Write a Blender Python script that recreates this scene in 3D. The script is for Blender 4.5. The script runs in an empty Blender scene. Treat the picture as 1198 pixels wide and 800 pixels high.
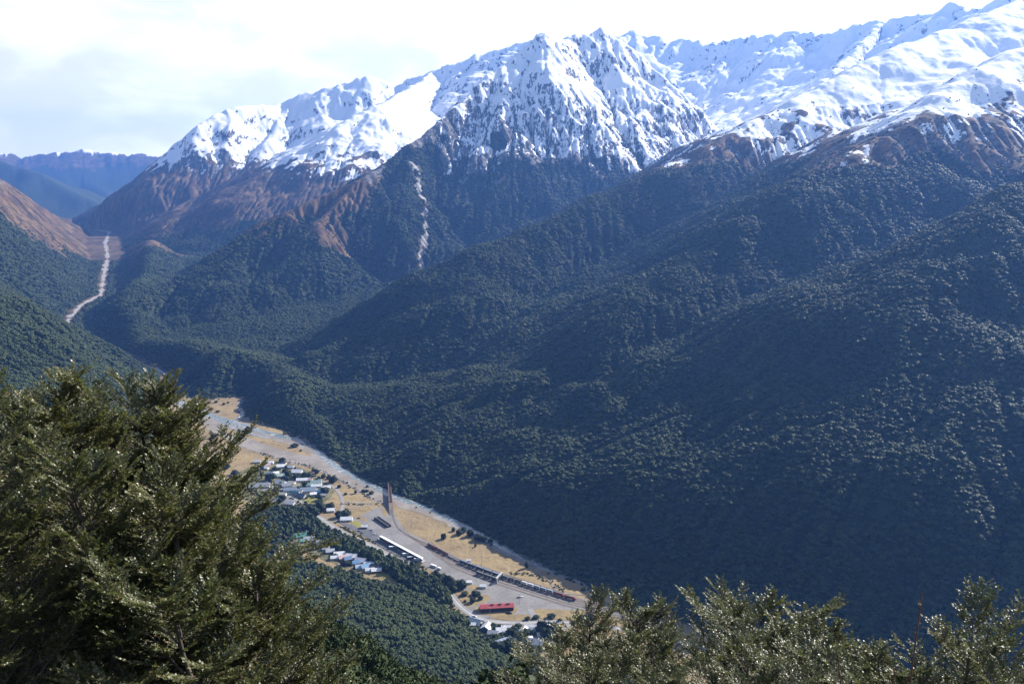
import bpy, math, random
import numpy as np
from math import radians as R
from mathutils import Vector

# ------------------------------------------------------------------ camera, sky, sun, exposure
SC = bpy.context.scene
F_PX, CX, CY, PITCH, CAMZ = 1000.0, 599.0, 400.0, 10.7, 460.0
cam_d = bpy.data.cameras.new('camera')
cam_d.sensor_width = 36.0
cam_d.lens = 36.0 * F_PX / 1198.0
cam_d.clip_start = 0.2
cam_d.clip_end = 60000.0
cam = bpy.data.objects.new('camera', cam_d)
SC.collection.objects.link(cam)
cam.location = (0, 0, CAMZ)
cam.rotation_euler = (R(90 - PITCH), 0, 0)
SC.camera = cam

SUN_AZ, SUN_EL = 53.0, 31.5            # azimuth clockwise from the view direction (+Y)
SUN_DIR = Vector((math.sin(R(SUN_AZ)) * math.cos(R(SUN_EL)), math.cos(R(SUN_AZ)) * math.cos(R(SUN_EL)), math.sin(R(SUN_EL))))
sun_d = bpy.data.lights.new('sun', 'SUN')
sun_d.energy = 4.5
sun_d.angle = R(0.53)
sun_d.color = (1.0, 0.95, 0.87)
sun = bpy.data.objects.new('sun', sun_d)
SC.collection.objects.link(sun)
sun.rotation_euler = (-SUN_DIR).to_track_quat('-Z', 'Y').to_euler()

VS = SC.view_settings
VS.view_transform = 'Standard'
VS.look = 'None'
VS.exposure = 1.48
VS.gamma = 1.0
VS.use_curve_mapping = False
SC.cycles.max_bounces = 5
SC.cycles.diffuse_bounces = 2
SC.cycles.glossy_bounces = 2
SC.cycles.transmission_bounces = 2
SC.cycles.volume_bounces = 0
SC.cycles.use_denoising = True

W = bpy.data.worlds.new('World')
SC.world = W
W.use_nodes = True


class NT:
    """small helper to write node trees"""
    def __init__(self, tree):
        self.t = tree
        self.n = tree.nodes
        self.n.clear()

    def node(self, kind, **kw):
        nd = self.n.new(kind)
        for k, v in kw.items():
            setattr(nd, k, v)
        return nd

    def set(self, sock, v):
        if isinstance(v, bpy.types.NodeSocket):
            self.t.links.new(v, sock)
        elif hasattr(sock.default_value, '__len__') and not hasattr(v, '__len__'):
            sock.default_value = [v] * len(sock.default_value)
        elif hasattr(v, '__len__') and len(v) == 3 and len(sock.default_value) == 4:
            sock.default_value = (*v, 1)
        else:
            sock.default_value = v

    def math(self, op, a, b=0.0, c=0.0, clamp=False):
        nd = self.node('ShaderNodeMath', operation=op, use_clamp=clamp)
        self.set(nd.inputs[0], a)
        self.set(nd.inputs[1], b)
        self.set(nd.inputs[2], c)
        return nd.outputs[0]

    def mix(self, f, a, b, mode='MIX'):
        nd = self.node('ShaderNodeMix', data_type='RGBA', blend_type=mode)
        self.set(nd.inputs['Factor'], f)
        self.set(nd.inputs[6], a)
        self.set(nd.inputs[7], b)
        return nd.outputs[2]

    def ramp(self, v, lo, hi, a=0.0, b=1.0):
        nd = self.node('ShaderNodeMapRange', interpolation_type='SMOOTHSTEP')
        for i, x in enumerate((v, lo, hi, a, b)):
            self.set(nd.inputs[i], x)
        return nd.outputs[0]

    def noise(self, vec, scale, detail=4.0, rough=0.55, dist=0.0, out=0):
        nd = self.node('ShaderNodeTexNoise')
        if vec is not None:
            self.set(nd.inputs['Vector'], vec)
        nd.inputs['Scale'].default_value = scale
        nd.inputs['Detail'].default_value = detail
        nd.inputs['Roughness'].default_value = rough
        nd.inputs['Distortion'].default_value = dist
        return nd.outputs[out]

    def attr(self, name):
        return self.node('ShaderNodeAttribute', attribute_name=name).outputs['Fac']


wt = NT(W.node_tree)
sky = wt.node('ShaderNodeTexSky', sky_type='NISHITA')
sky.sun_disc = False
sky.sun_elevation = R(SUN_EL)
sky.sun_rotation = R(SUN_AZ)
sky.altitude = 1200
sky.air_density = 1.0
sky.dust_density = 1.0
geo = wt.node('ShaderNodeNewGeometry')
tc = wt.node('ShaderNodeTexCoord')
sep = wt.node('ShaderNodeSeparateXYZ')
wt.set(sep.inputs[0], tc.outputs['Generated'])
el = sep.outputs[2]
# cloud deck: a flat layer overhead seen in perspective, densest ahead, over the range
hgt = wt.math('MAXIMUM', wt.math('ADD', el, 0.09), 0.02)
cmb = wt.node('ShaderNodeCombineXYZ')
wt.set(cmb.inputs[0], wt.math('DIVIDE', sep.outputs[0], hgt))
wt.set(cmb.inputs[1], wt.math('DIVIDE', sep.outputs[1], hgt))
n1 = wt.noise(cmb.outputs[0], 1.1, 7, 0.6, 0.25)
vm = wt.node('ShaderNodeVectorMath', operation='MULTIPLY')
wt.set(vm.inputs[0], tc.outputs['Generated'])
vm.inputs[1].default_value = (1, 1, 2.2)
n2 = wt.noise(vm.outputs[0], 5.0, 7, 0.58, 0.3)
cn = wt.math('ADD', wt.math('MULTIPLY', n1, 0.35), wt.math('MULTIPLY', n2, 0.65))
front = wt.ramp(sep.outputs[1], -0.1, 0.75)                  # clouds gather over the range ahead
lowb = wt.ramp(el, 0.55, 0.26)
cov = wt.math('MULTIPLY', front, lowb)
mask = wt.ramp(wt.math('ADD', cn, wt.math('MULTIPLY', cov, 0.52)), 0.49, 0.72)
n3 = wt.noise(vm.outputs[0], 7.5, 6, 0.55, 0.4)
shade = wt.ramp(n3, 0.36, 0.62)
# the cloud base low on the left is in grey shade; towards the sun the cloud is bright
leftlow = wt.math('MULTIPLY', wt.ramp(sep.outputs[0], -0.30, -0.52), wt.ramp(el, 0.17, 0.03))
shade = wt.math('SUBTRACT', shade, wt.math('MULTIPLY', wt.ramp(sep.outputs[0], 0.12, -0.45), 0.38))
shade2 = wt.math('SUBTRACT', shade, wt.math('MULTIPLY', leftlow, 0.6))
ccol = wt.mix(wt.ramp(shade2, -0.6, 0.75), (6.9, 7.05, 7.35), (9.4, 9.5, 9.6))
lowel = wt.ramp(el, 0.16, -0.02)
ccol = wt.mix(lowel, ccol, wt.mix(1.0, ccol, (1.62, 1.5, 1.36), 'MULTIPLY'))
final = wt.mix(mask, sky.outputs[0], ccol)
bg = wt.node('ShaderNodeBackground')
wt.set(bg.inputs[0], final)
bg.inputs[1].default_value = 0.06
wo = wt.node('ShaderNodeOutputWorld')
wt.t.links.new(bg.outputs[0], wo.inputs[0])

# ------------------------------------------------------------------ geometry of the view: where a sight line meets a given depth or the valley floor
_sp, _cp = math.sin(R(PITCH)), math.cos(R(PITCH))


def ray(px, py):
    u, v = (px - CX) / F_PX, (CY - py) / F_PX
    return np.array([u, _cp + v * _sp, -_sp + v * _cp])


def PT(px, py, Y):
    d = ray(px, py)
    t = Y / d[1]
    return (d[0] * t, Y, CAMZ + d[2] * t)


def zfloor(Y):
    Y = np.asarray(Y, float)
    k = np.clip(Y - 1870, 0, None)
    up = 0.057 * (np.sqrt(k * k + 120.0 ** 2) - 120.0)
    over = np.clip(Y - 5050, 0, None)
    return up - 0.11 * over


def FL(px, py):
    """point of the valley floor on a sight line"""
    d = ray(px, py)
    t = CAMZ / -d[2]
    for _ in range(30):
        t = (CAMZ - float(zfloor(d[1] * t))) / -d[2]
    return np.array([d[0] * t, d[1] * t])


# ------------------------------------------------------------------ noise
_rs = np.random.RandomState(7)
_perm = _rs.permutation(256).astype(np.int32)
_perm = np.concatenate([_perm, _perm])
_ga = _rs.rand(256) * 2 * np.pi
_gx, _gy = np.cos(_ga).astype(np.float32), np.sin(_ga).astype(np.float32)


def perlin(x, y, seed=0):
    x = np.asarray(x, np.float32) + np.float32(seed * 17.31)
    y = np.asarray(y, np.float32) + np.float32(seed * 9.77)
    xf, yf = np.floor(x), np.floor(y)
    xi, yi = xf.astype(np.int32), yf.astype(np.int32)
    x, y = x - xf, y - yf
    u, v = x * x * x * (x * (x * 6 - 15) + 10), y * y * y * (y * (y * 6 - 15) + 10)

    def g(a, b, dx, dy):
        h = _perm[_perm[a & 255] + (b & 255)]
        return _gx[h] * dx + _gy[h] * dy
    a = g(xi, yi, x, y)
    b = g(xi + 1, yi, x - 1, y)
    c = g(xi, yi + 1, x, y - 1)
    d = g(xi + 1, yi + 1, x - 1, y - 1)
    a += u * (b - a)
    c += u * (d - c)
    return (a + v * (c - a)) * 1.5


def fbm(x, y, octs, seed=0, gain=0.5):
    s, a = 0.0, 1.0
    for k in range(octs):
        s = s + a * perlin(x * 2.03 ** k, y * 2.03 ** k, seed + k)
        a *= gain
    return s


def ridged(x, y, octs, seed=0, gain=0.5):
    s, a, w = 0.0, 1.0, 1.0
    for k in range(octs):
        n = (1 - np.abs(perlin(x * 2.03 ** k, y * 2.03 ** k, seed + k))) ** 2
        s = s + a * n * w
        w = np.clip(n * 1.3, 0, 1)
        a *= gain
    return s


def sst(v, a, b):
    t = np.clip((v - a) / (b - a), 0, 1)
    return t * t * (3 - 2 * t)


# ------------------------------------------------------------------ terrain: crests of the ranges
# (points, side slope, crest rounding, flute depth, crest jag, body)
RIDGES = []


def ridge(pts, slope, rnd, flute, jag, body, fade=900.0):
    RIDGES.append((np.array(pts, float), slope, rnd, flute, jag, body, fade))


B_FLOOR, B_NEAR, B_RIGHT, B_PEAK, B_LEFT, B_PASS, B_FAR, B_BACK = range(8)
# right-hand hill, three spurs rising from the river
ridge([(-590, 1815, 0), PT(370, 417, 1920), PT(430, 384, 2010), PT(500, 332, 2110), PT(560, 292, 2190), PT(625, 268, 2330), PT(700, 232, 2480), PT(770, 208, 2600),
       PT(835, 168, 2719), PT(880, 144, 2830), PT(930, 118, 2960), PT(985, 90, 3110), PT(1040, 60, 3290), PT(1100, 40, 3500), PT(1150, 18, 3700), PT(1198, 0, 3913), PT(1300, -30, 4300)], 0.58, 25, 60, 7, B_RIGHT)
ridge([(-250, 1225, 0), (112, 1488, 150), PT(800, 315, 1650), PT(880, 257, 1774), PT(940, 212, 1880), PT(1000, 180, 1987), PT(1050, 150, 2090), PT(1100, 112, 2202), PT(1150, 82, 2330), PT(1198, 58, 2462), (1750, 2700, 960)], 0.58, 40, 60, 6, B_RIGHT)
ridge([(190, 830, 0), (480, 1080, 150), PT(1110, 300, 1260), PT(1160, 250, 1330), PT(1198, 222, 1390), (1100, 1500, 520), (1600, 1900, 760)], 0.58, 40, 60, 6, B_RIGHT)
ridge([(420, 640, 20), (760, 850, 200), (1200, 1150, 470)], 0.58, 40, 55, 6, B_RIGHT)
ridge([(800, 500, 40), (1300, 800, 330), (1700, 1300, 620)], 0.55, 40, 50, 6, B_RIGHT)
# central snowy peak
ridge([PT(120, 380, 2330), PT(200, 332, 2700), PT(300, 264, 3000), PT(360, 238, 3130), PT(420, 212, 3250), PT(480, 172, 3500), PT(520, 138, 3700), PT(560, 100, 3900), PT(600, 66, 4080), PT(637, 40, 4200), PT(668, 44, 4320),
       PT(703, 35, 4400), PT(722, 45, 4380), PT(750, 66, 4350), PT(790, 104, 4200), PT(812, 124, 4120), PT(832, 150, 4030), (1000, 3800, 560), (950, 3500, 420)], 1.06, 10, 62, 14, B_PEAK)
ridge([PT(610, 70, 4100), PT(596, 105, 3880), PT(585, 142, 3700), PT(590, 200, 3450), PT(575, 250, 3230), PT(545, 305, 3000)], 0.86, 12, 60, 12, B_PEAK)
ridge([PT(668, 50, 4300), PT(655, 80, 4080), PT(660, 112, 3900), PT(648, 178, 3600), PT(665, 230, 3380), PT(690, 280, 3150)], 0.86, 12, 60, 12, B_PEAK)
ridge([PT(703, 35, 4400), PT(720, 80, 4200), PT(740, 130, 4000), PT(745, 190, 3700), PT(770, 240, 3450)], 0.86, 12, 60, 12, B_PEAK)
ridge([PT(480, 172, 3500), PT(470, 215, 3280), PT(440, 290, 3000), PT(400, 350, 2750), PT(360, 400, 2450)], 0.72, 22, 50, 8, B_PEAK)
ridge([PT(420, 212, 3250), PT(370, 260, 3000), PT(320, 320, 2780), PT(280, 370, 2520), PT(240, 425, 2250)], 0.64, 30, 42, 6, B_PEAK)
ridge([PT(330, 252, 3060), PT(265, 310, 2800), PT(215, 370, 2500), PT(185, 410, 2300)], 0.5, 40, 36, 6, B_PEAK)
# snowy range behind on the left of the peak
ridge([PT(190, 186, 5400), PT(210, 167, 5450), PT(232, 149, 5500), PT(265, 128, 5700), PT(300, 124, 5850)], 0.92, 10, 50, 14, B_LEFT)
ridge([PT(265, 129, 5700), PT(300, 124, 5850), PT(330, 121, 6000), PT(350, 112, 6050), PT(380, 104, 6100),
       PT(430, 89, 6200), PT(462, 100, 6280), PT(500, 86, 6350), PT(540, 71, 6400), PT(580, 60, 6450), PT(605, 50, 6500), PT(740, 40, 6600)], 0.92, 10, 60, 20, B_LEFT)
ridge([PT(505, 86, 6340), PT(470, 110, 5700), PT(440, 124, 5300), PT(400, 146, 5050), PT(376, 166, 4900), PT(330, 210, 4700), PT(280, 246, 4500), PT(225, 264, 4400)], 0.60, 20, 55, 10, B_LEFT)
ridge([PT(270, 130, 5720), PT(255, 175, 5450), PT(235, 215, 5200), PT(205, 248, 5000)], 0.85, 18, 50, 10, B_LEFT)
ridge([PT(340, 118, 6030), PT(315, 165, 5600), PT(285, 215, 5200)], 0.6, 25, 50, 10, B_LEFT)
# left wall of the valley
ridge([PT(88, 266, 4850), PT(80, 261, 4800), PT(40, 236, 4500), PT(0, 212, 4200), (-2400, 3400, 640), (-2150, 2600, 590), (-1750, 1700, 500), (-1500, 900, 520)], 0.60, 35, 42, 7, B_PASS)
ridge([PT(182, 470, 1752), PT(90, 421, 1700), PT(40, 400, 1650), PT(0, 384, 1600), (-1250, 1450, 330), (-1750, 1300, 500)], 0.40, 30, 24, 4, B_PASS)
ridge([(-2150, 2600, 590), PT(20, 322, 2350), PT(70, 350, 2330)], 0.5, 40, 35, 5, B_PASS)
ridge([(-2400, 3400, 640), PT(0, 272, 3300), PT(70, 300, 3350)], 0.5, 40, 35, 5, B_PASS)
# far blue ranges beyond the pass
ridge([PT(-120, 150, 9000), PT(0, 189, 9000), PT(45, 203, 8600), PT(95, 230, 8200), PT(160, 262, 7800)], 0.5, 40, 60, 14, B_FAR)
ridge([PT(-60, 170, 12000), PT(0, 177, 12000), PT(25, 184, 12000), PT(60, 178, 12000), PT(95, 175, 12000), PT(130, 179, 12000), PT(180, 181, 12000), PT(300, 190, 12000)], 0.5, 20, 90, 30, B_FAR)
ridge([PT(60, 180, 12000), PT(110, 215, 11000), PT(150, 245, 10000)], 0.5, 40, 60, 14, B_FAR)
# jagged range behind on the right
ridge([PT(605, 50, 6500), PT(690, 60, 6600), PT(740, 36, 6600), PT(762, 44, 6500), PT(800, 47, 6400), PT(830, 51, 6300), PT(860, 46, 6150), PT(900, 42, 6000), PT(930, 37, 5900), PT(965, 42, 5750), PT(1000, 30, 5600), PT(1030, 26, 5500),
       PT(1060, 20, 5400), PT(1085, 18, 5300), PT(1112, 6, 5200), PT(1150, 11, 5000), PT(1180, -10, 4900), PT(1300, -40, 4700)], 0.62, 4, 66, 46, B_BACK)
ridge([PT(930, 37, 5900), PT(905, 85, 5400), PT(880, 125, 5000)], 0.55, 14, 50, 14, B_BACK)
ridge([PT(1030, 26, 5500), PT(985, 75, 4900), PT(950, 105, 4500)], 0.55, 14, 50, 14, B_BACK)

# flat valley floor: far bank (foot of the right-hand hill), then the near side
FAR_EDGE = [(197, 450), (232, 467), (262, 464), (290, 464), (287, 476), (296, 490), (322, 499), (345, 507), (365, 519), (386, 534), (406, 544), (420, 556), (441, 567), (458, 575), (482, 583), (506, 595), (541, 610), (581, 633),
            (621, 654), (661, 672), (701, 690), (751, 708), (830, 740), (950, 790), (1150, 880)]
NEAR_EDGE = [(1180, 930), (900, 830), (760, 796), (640, 777), (577, 747), (532, 717), (500, 702), (470, 692), (400, 682), (340, 668), (300, 640), (262, 600), (232, 550), (208, 500), (188, 458)]
fe = [FL(*p) for p in FAR_EDGE]
ne = [FL(*p) for p in NEAR_EDGE]
POLY = np.array(fe + ne)
EDGE_NEAR = [False] * (len(fe) - 1) + [True] * len(ne) + [False]
RIVER_UP = np.array([FL(*p) for p in [(193, 455), (200, 440), (165, 425), (120, 405), (82, 391), (76, 378), (95, 357), (118, 345), (121, 325), (126, 300), (123, 284), (128, 271)]] + [np.array((-2700.0, 5250.0)), np.array((-3300.0, 6200.0))])


def seg_d2(x, y, a, b):
    vx, vy = b[0] - a[0], b[1] - a[1]
    t = np.clip(((x - a[0]) * vx + (y - a[1]) * vy) / (vx * vx + vy * vy + 1e-9), 0, 1)
    return (x - a[0] - t * vx) ** 2 + (y - a[1] - t * vy) ** 2, t


_D0 = [700.0]


def terrain(x, y):
    """heights and cover of the land at x, y (flat float arrays)"""
    n = x.size
    dn = np.full(n, 1e12)
    df = np.full(n, 1e12)
    inside = np.zeros(n, bool)
    m = len(POLY)
    for i in range(m):
        a, b = POLY[i], POLY[(i + 1) % m]
        d2, _ = seg_d2(x, y, a, b)
        if EDGE_NEAR[i]:
            np.minimum(dn, d2, out=dn)
        else:
            np.minimum(df, d2, out=df)
        if a[1] != b[1]:
            c = ((a[1] > y) != (b[1] > y)) & (x < (b[0] - a[0]) * (y - a[1]) / (b[1] - a[1]) + a[0])
            inside ^= c
    du = np.full(n, 1e12)
    for i in range(len(RIVER_UP) - 1):
        d2, _ = seg_d2(x, y, RIVER_UP[i], RIVER_UP[i + 1])
        np.minimum(du, d2, out=du)
    dn, df, du = np.sqrt(dn), np.sqrt(df), np.sqrt(du)
    dup = np.clip(du - 14 - 55 * sst(y, 2150, 2600) - 30 * sst(y, 3700, 4700), 0, None)
    dflat = np.where(inside, 0, np.minimum(np.minimum(dn, df), dup))
    zf = zfloor(y)
    wx = x + 60 * fbm(x / 420, y / 420, 3, 3)
    wy = y + 60 * fbm(x / 420, y / 420, 3, 8)
    best = np.full(n, -1e9)
    second = np.full(n, -1e9)
    bs, bd = np.zeros(n), np.zeros(n)
    bfl, bjag = np.zeros(n), np.zeros(n)
    body = np.full(n, B_PASS, np.int32)
    for k, (P, slope, rnd, flute, jag, bod, fade) in enumerate(RIDGES):
        s0 = 0.0
        for a, b in zip(P[:-1], P[1:]):
            L = math.hypot(b[0] - a[0], b[1] - a[1])
            vx, vy = (b[0] - a[0]) / L, (b[1] - a[1]) / L
            # near the crest the true position counts (so the skyline keeps its place), lower down the warped one
            rx, ry = x - a[0], y - a[1]
            t = np.clip(rx * vx + ry * vy, 0, L)
            d0 = np.hypot(rx - t * vx, ry - t * vy)
            z0 = a[2] + (b[2] - a[2]) * (t / L)
            idx = np.nonzero(z0 - slope * 0.7 * d0 > -150)[0]
            if idx.size:
                w = sst(d0[idx], 20, 260)
                xx, yy = x[idx] + (wx[idx] - x[idx]) * w, y[idx] + (wy[idx] - y[idx]) * w
                rx, ry = xx - a[0], yy - a[1]
                t = np.clip(rx * vx + ry * vy, 0, L)
                d = np.hypot(rx - t * vx, ry - t * vy)
                dd = np.sqrt(d * d + rnd * rnd) - rnd
                h = a[2] + (b[2] - a[2]) * (t / L) - slope * dd * (1 - 0.22 * dd / (dd + 500))
                up = h > best[idx]
                ii = idx[up]
                second[ii] = best[ii]
                best[ii] = h[up]
                bs[ii] = s0 + t[up] + k * 7777.0
                bd[ii] = d[up]
                bfl[ii] = flute
                bjag[ii] = jag
                body[ii] = bod
                jj = idx[~up]
                second[jj] = np.maximum(second[jj], h[~up])
            s0 += L
    # smooth the joints of neighbouring ridges a little
    gap = np.clip(best - second, 0, 90)
    h = best + 5 * (1 - gap / 90) ** 2
    open_ = sst(gap, 0, 75)
    # gullies running straight down the fall line from each crest
    wv = 0.35 * perlin(x / 300, y / 300, 21)
    def vee(u, v, sd):
        return np.clip(1 - 2.1 * np.abs(perlin(u, v, sd)), 0, 1)
    g1 = vee(bs / 300 + wv, bd / 2600 + wv * 0.5, 31)
    g2 = vee(bs / 120 + wv * 2, bd / 1000 + wv, 32)
    g3 = vee(bs / 50 + wv * 3, bd / 420 + wv, 33)
    gul = 0.62 * g1 + 0.26 * g2 + 0.12 * g3
    alp = sst(h, 430, 720)
    amp = bfl * sst(bd, 5, 240) * np.where(body == B_RIGHT, 0.55 - 0.25 * alp, np.where(body == B_PEAK, 1.1 - 0.55 * sst(h, 760, 980), 1.0))
    h = h - amp * ((gul - 0.45) * open_ + 0.25 * (1 - open_)) * 0.9
    h = h + bjag * (fbm(bs / 95 + 40, bd / 260, 4, 44, 0.6)) * (0.35 + 0.65 * alp) * (0.2 + 0.8 * open_)
    rough = fbm(x / 150, y / 150, 5, 51, 0.52)
    h = h + rough * (4 + 6 * alp * np.where((body == B_RIGHT) | (body == B_BACK), 0.2, 1.0))
    rib = vee(bs / 150 + wv * 1.5, bd / 1500 + wv, 36) + 0.5 * vee(bs / 62 + wv * 2, bd / 700 + wv, 37)
    h = h - 20 * rib * sst(bd, 5, 120) * (body == B_BACK)
    crag = ridged(x / 120, y / 120, 4, 61, 0.5) - 0.9
    crag2 = ridged(x / 62 + bs * 0.004, y / 62, 4, 63, 0.55) - 0.9
    h = h + (crag * 7 + crag2 * 7) * alp * sst(fbm(x / 400, y / 400, 2, 66), -0.5, 0.4) * np.where(body == B_RIGHT, 0.3, np.where(body == B_BACK, 0.5, 1.0))
    h = h - crag2 * alp * 3 * (body == B_LEFT)
    # near hillside under the viewpoint
    hn = np.interp(dn, [0, 60, 200, 300, 400, _D0[0], _D0[0] + 400], [0, 16, 62, 118, 200, 458.4, 760]) * sst(df - dn, -60, 5)
    hn = hn + 7 * fbm(x / 90, y / 90, 4, 71) * sst(dn, 10, 150) * sst(np.hypot(x, y), 20, 120)
    near = (hn > h - zf) & (dn < df)
    h = np.where(near, zf + hn, h)
    body = np.where(near, B_NEAR, body)
    rise = h - zf
    low = 0.10 * np.minimum(dflat, 900) + 2.0 * rough * sst(dflat, 20, 120)
    rise = np.maximum(rise, low)
    wall = np.interp(df, [0, 40, 160, 300, 480, 700], [0, 20, 88, 136, 165, 175]) * (0.86 + 0.22 * fbm(x / 210, y / 210, 3, 83)) * sst(dn - df, -40, 120) * sst(y, 1950, 1500) * sst(x, -900, -350)  # lower slope of the right-hand hill steepened so that it falls into shade
    rise = rise + np.maximum(wall - rise, 0) * 0.85
    cap = np.where(near, 1e9, dflat * (0.72 + 0.06 * perlin(x / 110, y / 110, 81)) + dflat ** 2 / 900 + 0.9 * np.clip(y - 4700, 0, None) * sst(dflat, 0, 120))
    k = np.clip(1 - np.abs(rise - cap) / 40, 0, 1)
    rise = np.minimum(rise, np.maximum(cap, 0)) - 10 * k * k * sst(dflat, 0, 60)
    rise = np.maximum(rise, 0.02 * dflat)
    rise = np.where(inside, -0.15, rise)
    h = zf + rise
    body = np.where(inside, B_FLOOR, body)
    conv = (gul - 0.45) * open_ + 0.25 * (1 - open_)
    return h, dict(inside=inside, dflat=dflat, du=du, body=body, conv=conv, bd=bd, dn=dn, df=df, rough=rough, rib=rib)


_D0[0] = float(terrain(np.array([0.0]), np.array([1.0]))[1]['dn'][0])


# running water: carve branching gullies into the slopes on a plain square grid
EX0, EX1, EY0, EY1, EC = -2900.0, 3000.0, 420.0, 6750.0, 8.0


def erode():
    xs, ys = np.arange(EX0, EX1, EC), np.arange(EY0, EY1, EC)
    nx, ny = len(xs), len(ys)
    gx, gy = np.meshgrid(xs, ys)
    z, info = terrain(gx.ravel(), gy.ravel())
    z0 = z.copy()
    N = nx * ny
    fixed = (info['dflat'] <= 0) | ((info['body'] == B_NEAR) & (info['dn'] > 250))
    eg = np.zeros((ny, nx), bool)
    eg[0], eg[-1], eg[:, 0], eg[:, -1] = True, True, True, True
    fixed |= eg.ravel()
    z = z + 1.6 * fbm(gx.ravel() / 26, gy.ravel() / 26, 2, 131) + 6.0 * fbm(gx.ravel() / 120, gy.ravel() / 120, 2, 137)
    A = np.ones(N)
    me = np.arange(N)
    offs = [(dy, dx, EC * math.hypot(dy, dx)) for dy in (-1, 0, 1) for dx in (-1, 0, 1) if dy or dx]
    ib = info['body']
    hard = np.where(ib == B_RIGHT, 0.42 * (1 - 0.86 * sst(z0, 560, 740)), np.where(ib == B_PEAK, 1 - 0.7 * sst(z0, 680, 920), np.where(ib == B_PASS, 0.6, 0.6 * (1 - 0.8 * sst(z0, 450, 650)))))
    for it in range(26):
        Z = z.reshape(ny, nx)
        bs = np.full((ny - 2, nx - 2), 1e-4)
        br = me.reshape(ny, nx)[1:-1, 1:-1].copy()
        bl = np.full((ny - 2, nx - 2), EC)
        for dy, dx, L in offs:
            s = (Z[1:-1, 1:-1] - Z[1 + dy:ny - 1 + dy, 1 + dx:nx - 1 + dx]) / L
            up = s > bs
            bs[up] = s[up]
            bl[up] = L
            br[up] = (me.reshape(ny, nx)[1 + dy:ny - 1 + dy, 1 + dx:nx - 1 + dx])[up]
        rc = me.copy().reshape(ny, nx)
        rc[1:-1, 1:-1] = br
        rc = rc.ravel()
        Ld = np.full((ny, nx), EC)
        Ld[1:-1, 1:-1] = bl
        Ld = Ld.ravel()
        mv = rc != me
        rm = rc[mv]
        for _ in range(80 if it == 0 else 26):
            A = 1.0 + np.bincount(rm, weights=A[mv], minlength=N)
        Fk = hard * 0.055 * np.sqrt(np.clip(A - 3, 0, 4000)) * (EC / Ld)
        zr = np.maximum(z[rc], z0[rc] - 130)
        zn = (z + Fk * zr) / (1 + Fk)
        z = np.where(fixed | ~mv, z, np.minimum(z, zn))
        Z = z.reshape(ny, nx)
        lap = np.zeros((ny, nx))
        lap[1:-1, 1:-1] = Z[:-2, 1:-1] + Z[2:, 1:-1] + Z[1:-1, :-2] + Z[1:-1, 2:] - 4 * Z[1:-1, 1:-1]
        dz = 0.035 * lap.ravel()
        z = np.where(fixed, z, z + np.where(A > 3, dz, 0))
    dl = np.where(fixed, 0, z - z0).reshape(ny, nx)
    return dl, np.log10(A).reshape(ny, nx)


ERO, FLOW = erode()


def grid_at(G, x, y):
    fx = np.clip((x - EX0) / EC, 0, G.shape[1] - 1.001)
    fy = np.clip((y - EY0) / EC, 0, G.shape[0] - 1.001)
    ix, iy = fx.astype(int), fy.astype(int)
    wx, wy = fx - ix, fy - iy
    return (G[iy, ix] * (1 - wx) + G[iy, ix + 1] * wx) * (1 - wy) + (G[iy + 1, ix] * (1 - wx) + G[iy + 1, ix + 1] * wx) * wy


def blur(G, k):
    for ax in (0, 1):
        c = np.cumsum(np.pad(G, [(k + 1, k) if i == ax else (0, 0) for i in (0, 1)], mode='edge'), axis=ax)
        n = G.shape[ax]
        hi = np.take(c, np.arange(2 * k + 1, 2 * k + 1 + n), axis=ax)
        lo = np.take(c, np.arange(0, n), axis=ax)
        G = (hi - lo) / (2 * k + 1)
    return G


HOLLOW = blur(blur(ERO, 9), 9) - blur(ERO, 1)      # > 0 in gullies, < 0 on ribs
# ground sheet as fans round the viewpoint, dense where the picture is dense
AZ = np.radians(np.linspace(-47, 47, 1120))
RR = np.concatenate([np.geomspace(1.2, 300, 90)[:-1], np.linspace(300, 1000, 190)[:-1], np.linspace(1000, 2500, 420)[:-1], np.linspace(2500, 5000, 430)[:-1], np.linspace(5000, 7200, 200)[:-1], np.geomspace(7200, 14500, 60)])
NA, NR = len(AZ), len(RR)
GX = (RR[:, None] * np.sin(AZ)[None]).ravel()
GY = (RR[:, None] * np.cos(AZ)[None]).ravel()
GH, GI = terrain(GX, GY)
_in = (GX > EX0) & (GX < EX1 - EC) & (GY > EY0) & (GY < EY1 - EC)
GH = GH + np.where(_in, grid_at(ERO, GX, GY), 0)
HOL = np.where(_in, grid_at(HOLLOW, GX, GY), 0)
FLO = np.where(_in, grid_at(FLOW, GX, GY), 0)
near_cam = np.hypot(GX, GY)
GH = GH - (0.6 + 3.2 * sst(-GX, -1.0, 2.0)) * sst(near_cam, 2.0, 7.0) * (1 - sst(near_cam, 80, 250))
GH = np.where(near_cam < 6, np.minimum(GH, 457.9), GH)
H2 = GH.reshape(NR, NA)
# slope
dzr = np.gradient(H2, RR, axis=0)
dza = np.gradient(H2, AZ, axis=1) / RR[:, None]
SLOPE = np.hypot(dzr, dza).ravel()
# what the viewpoint can see (with a margin), used to thin out the forest
ang = (H2 + 9 - CAMZ) / RR[:, None]
ang0 = np.maximum.accumulate((H2 - CAMZ) / RR[:, None], axis=0)
VIS = ang >= ang0 - 0.012

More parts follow.
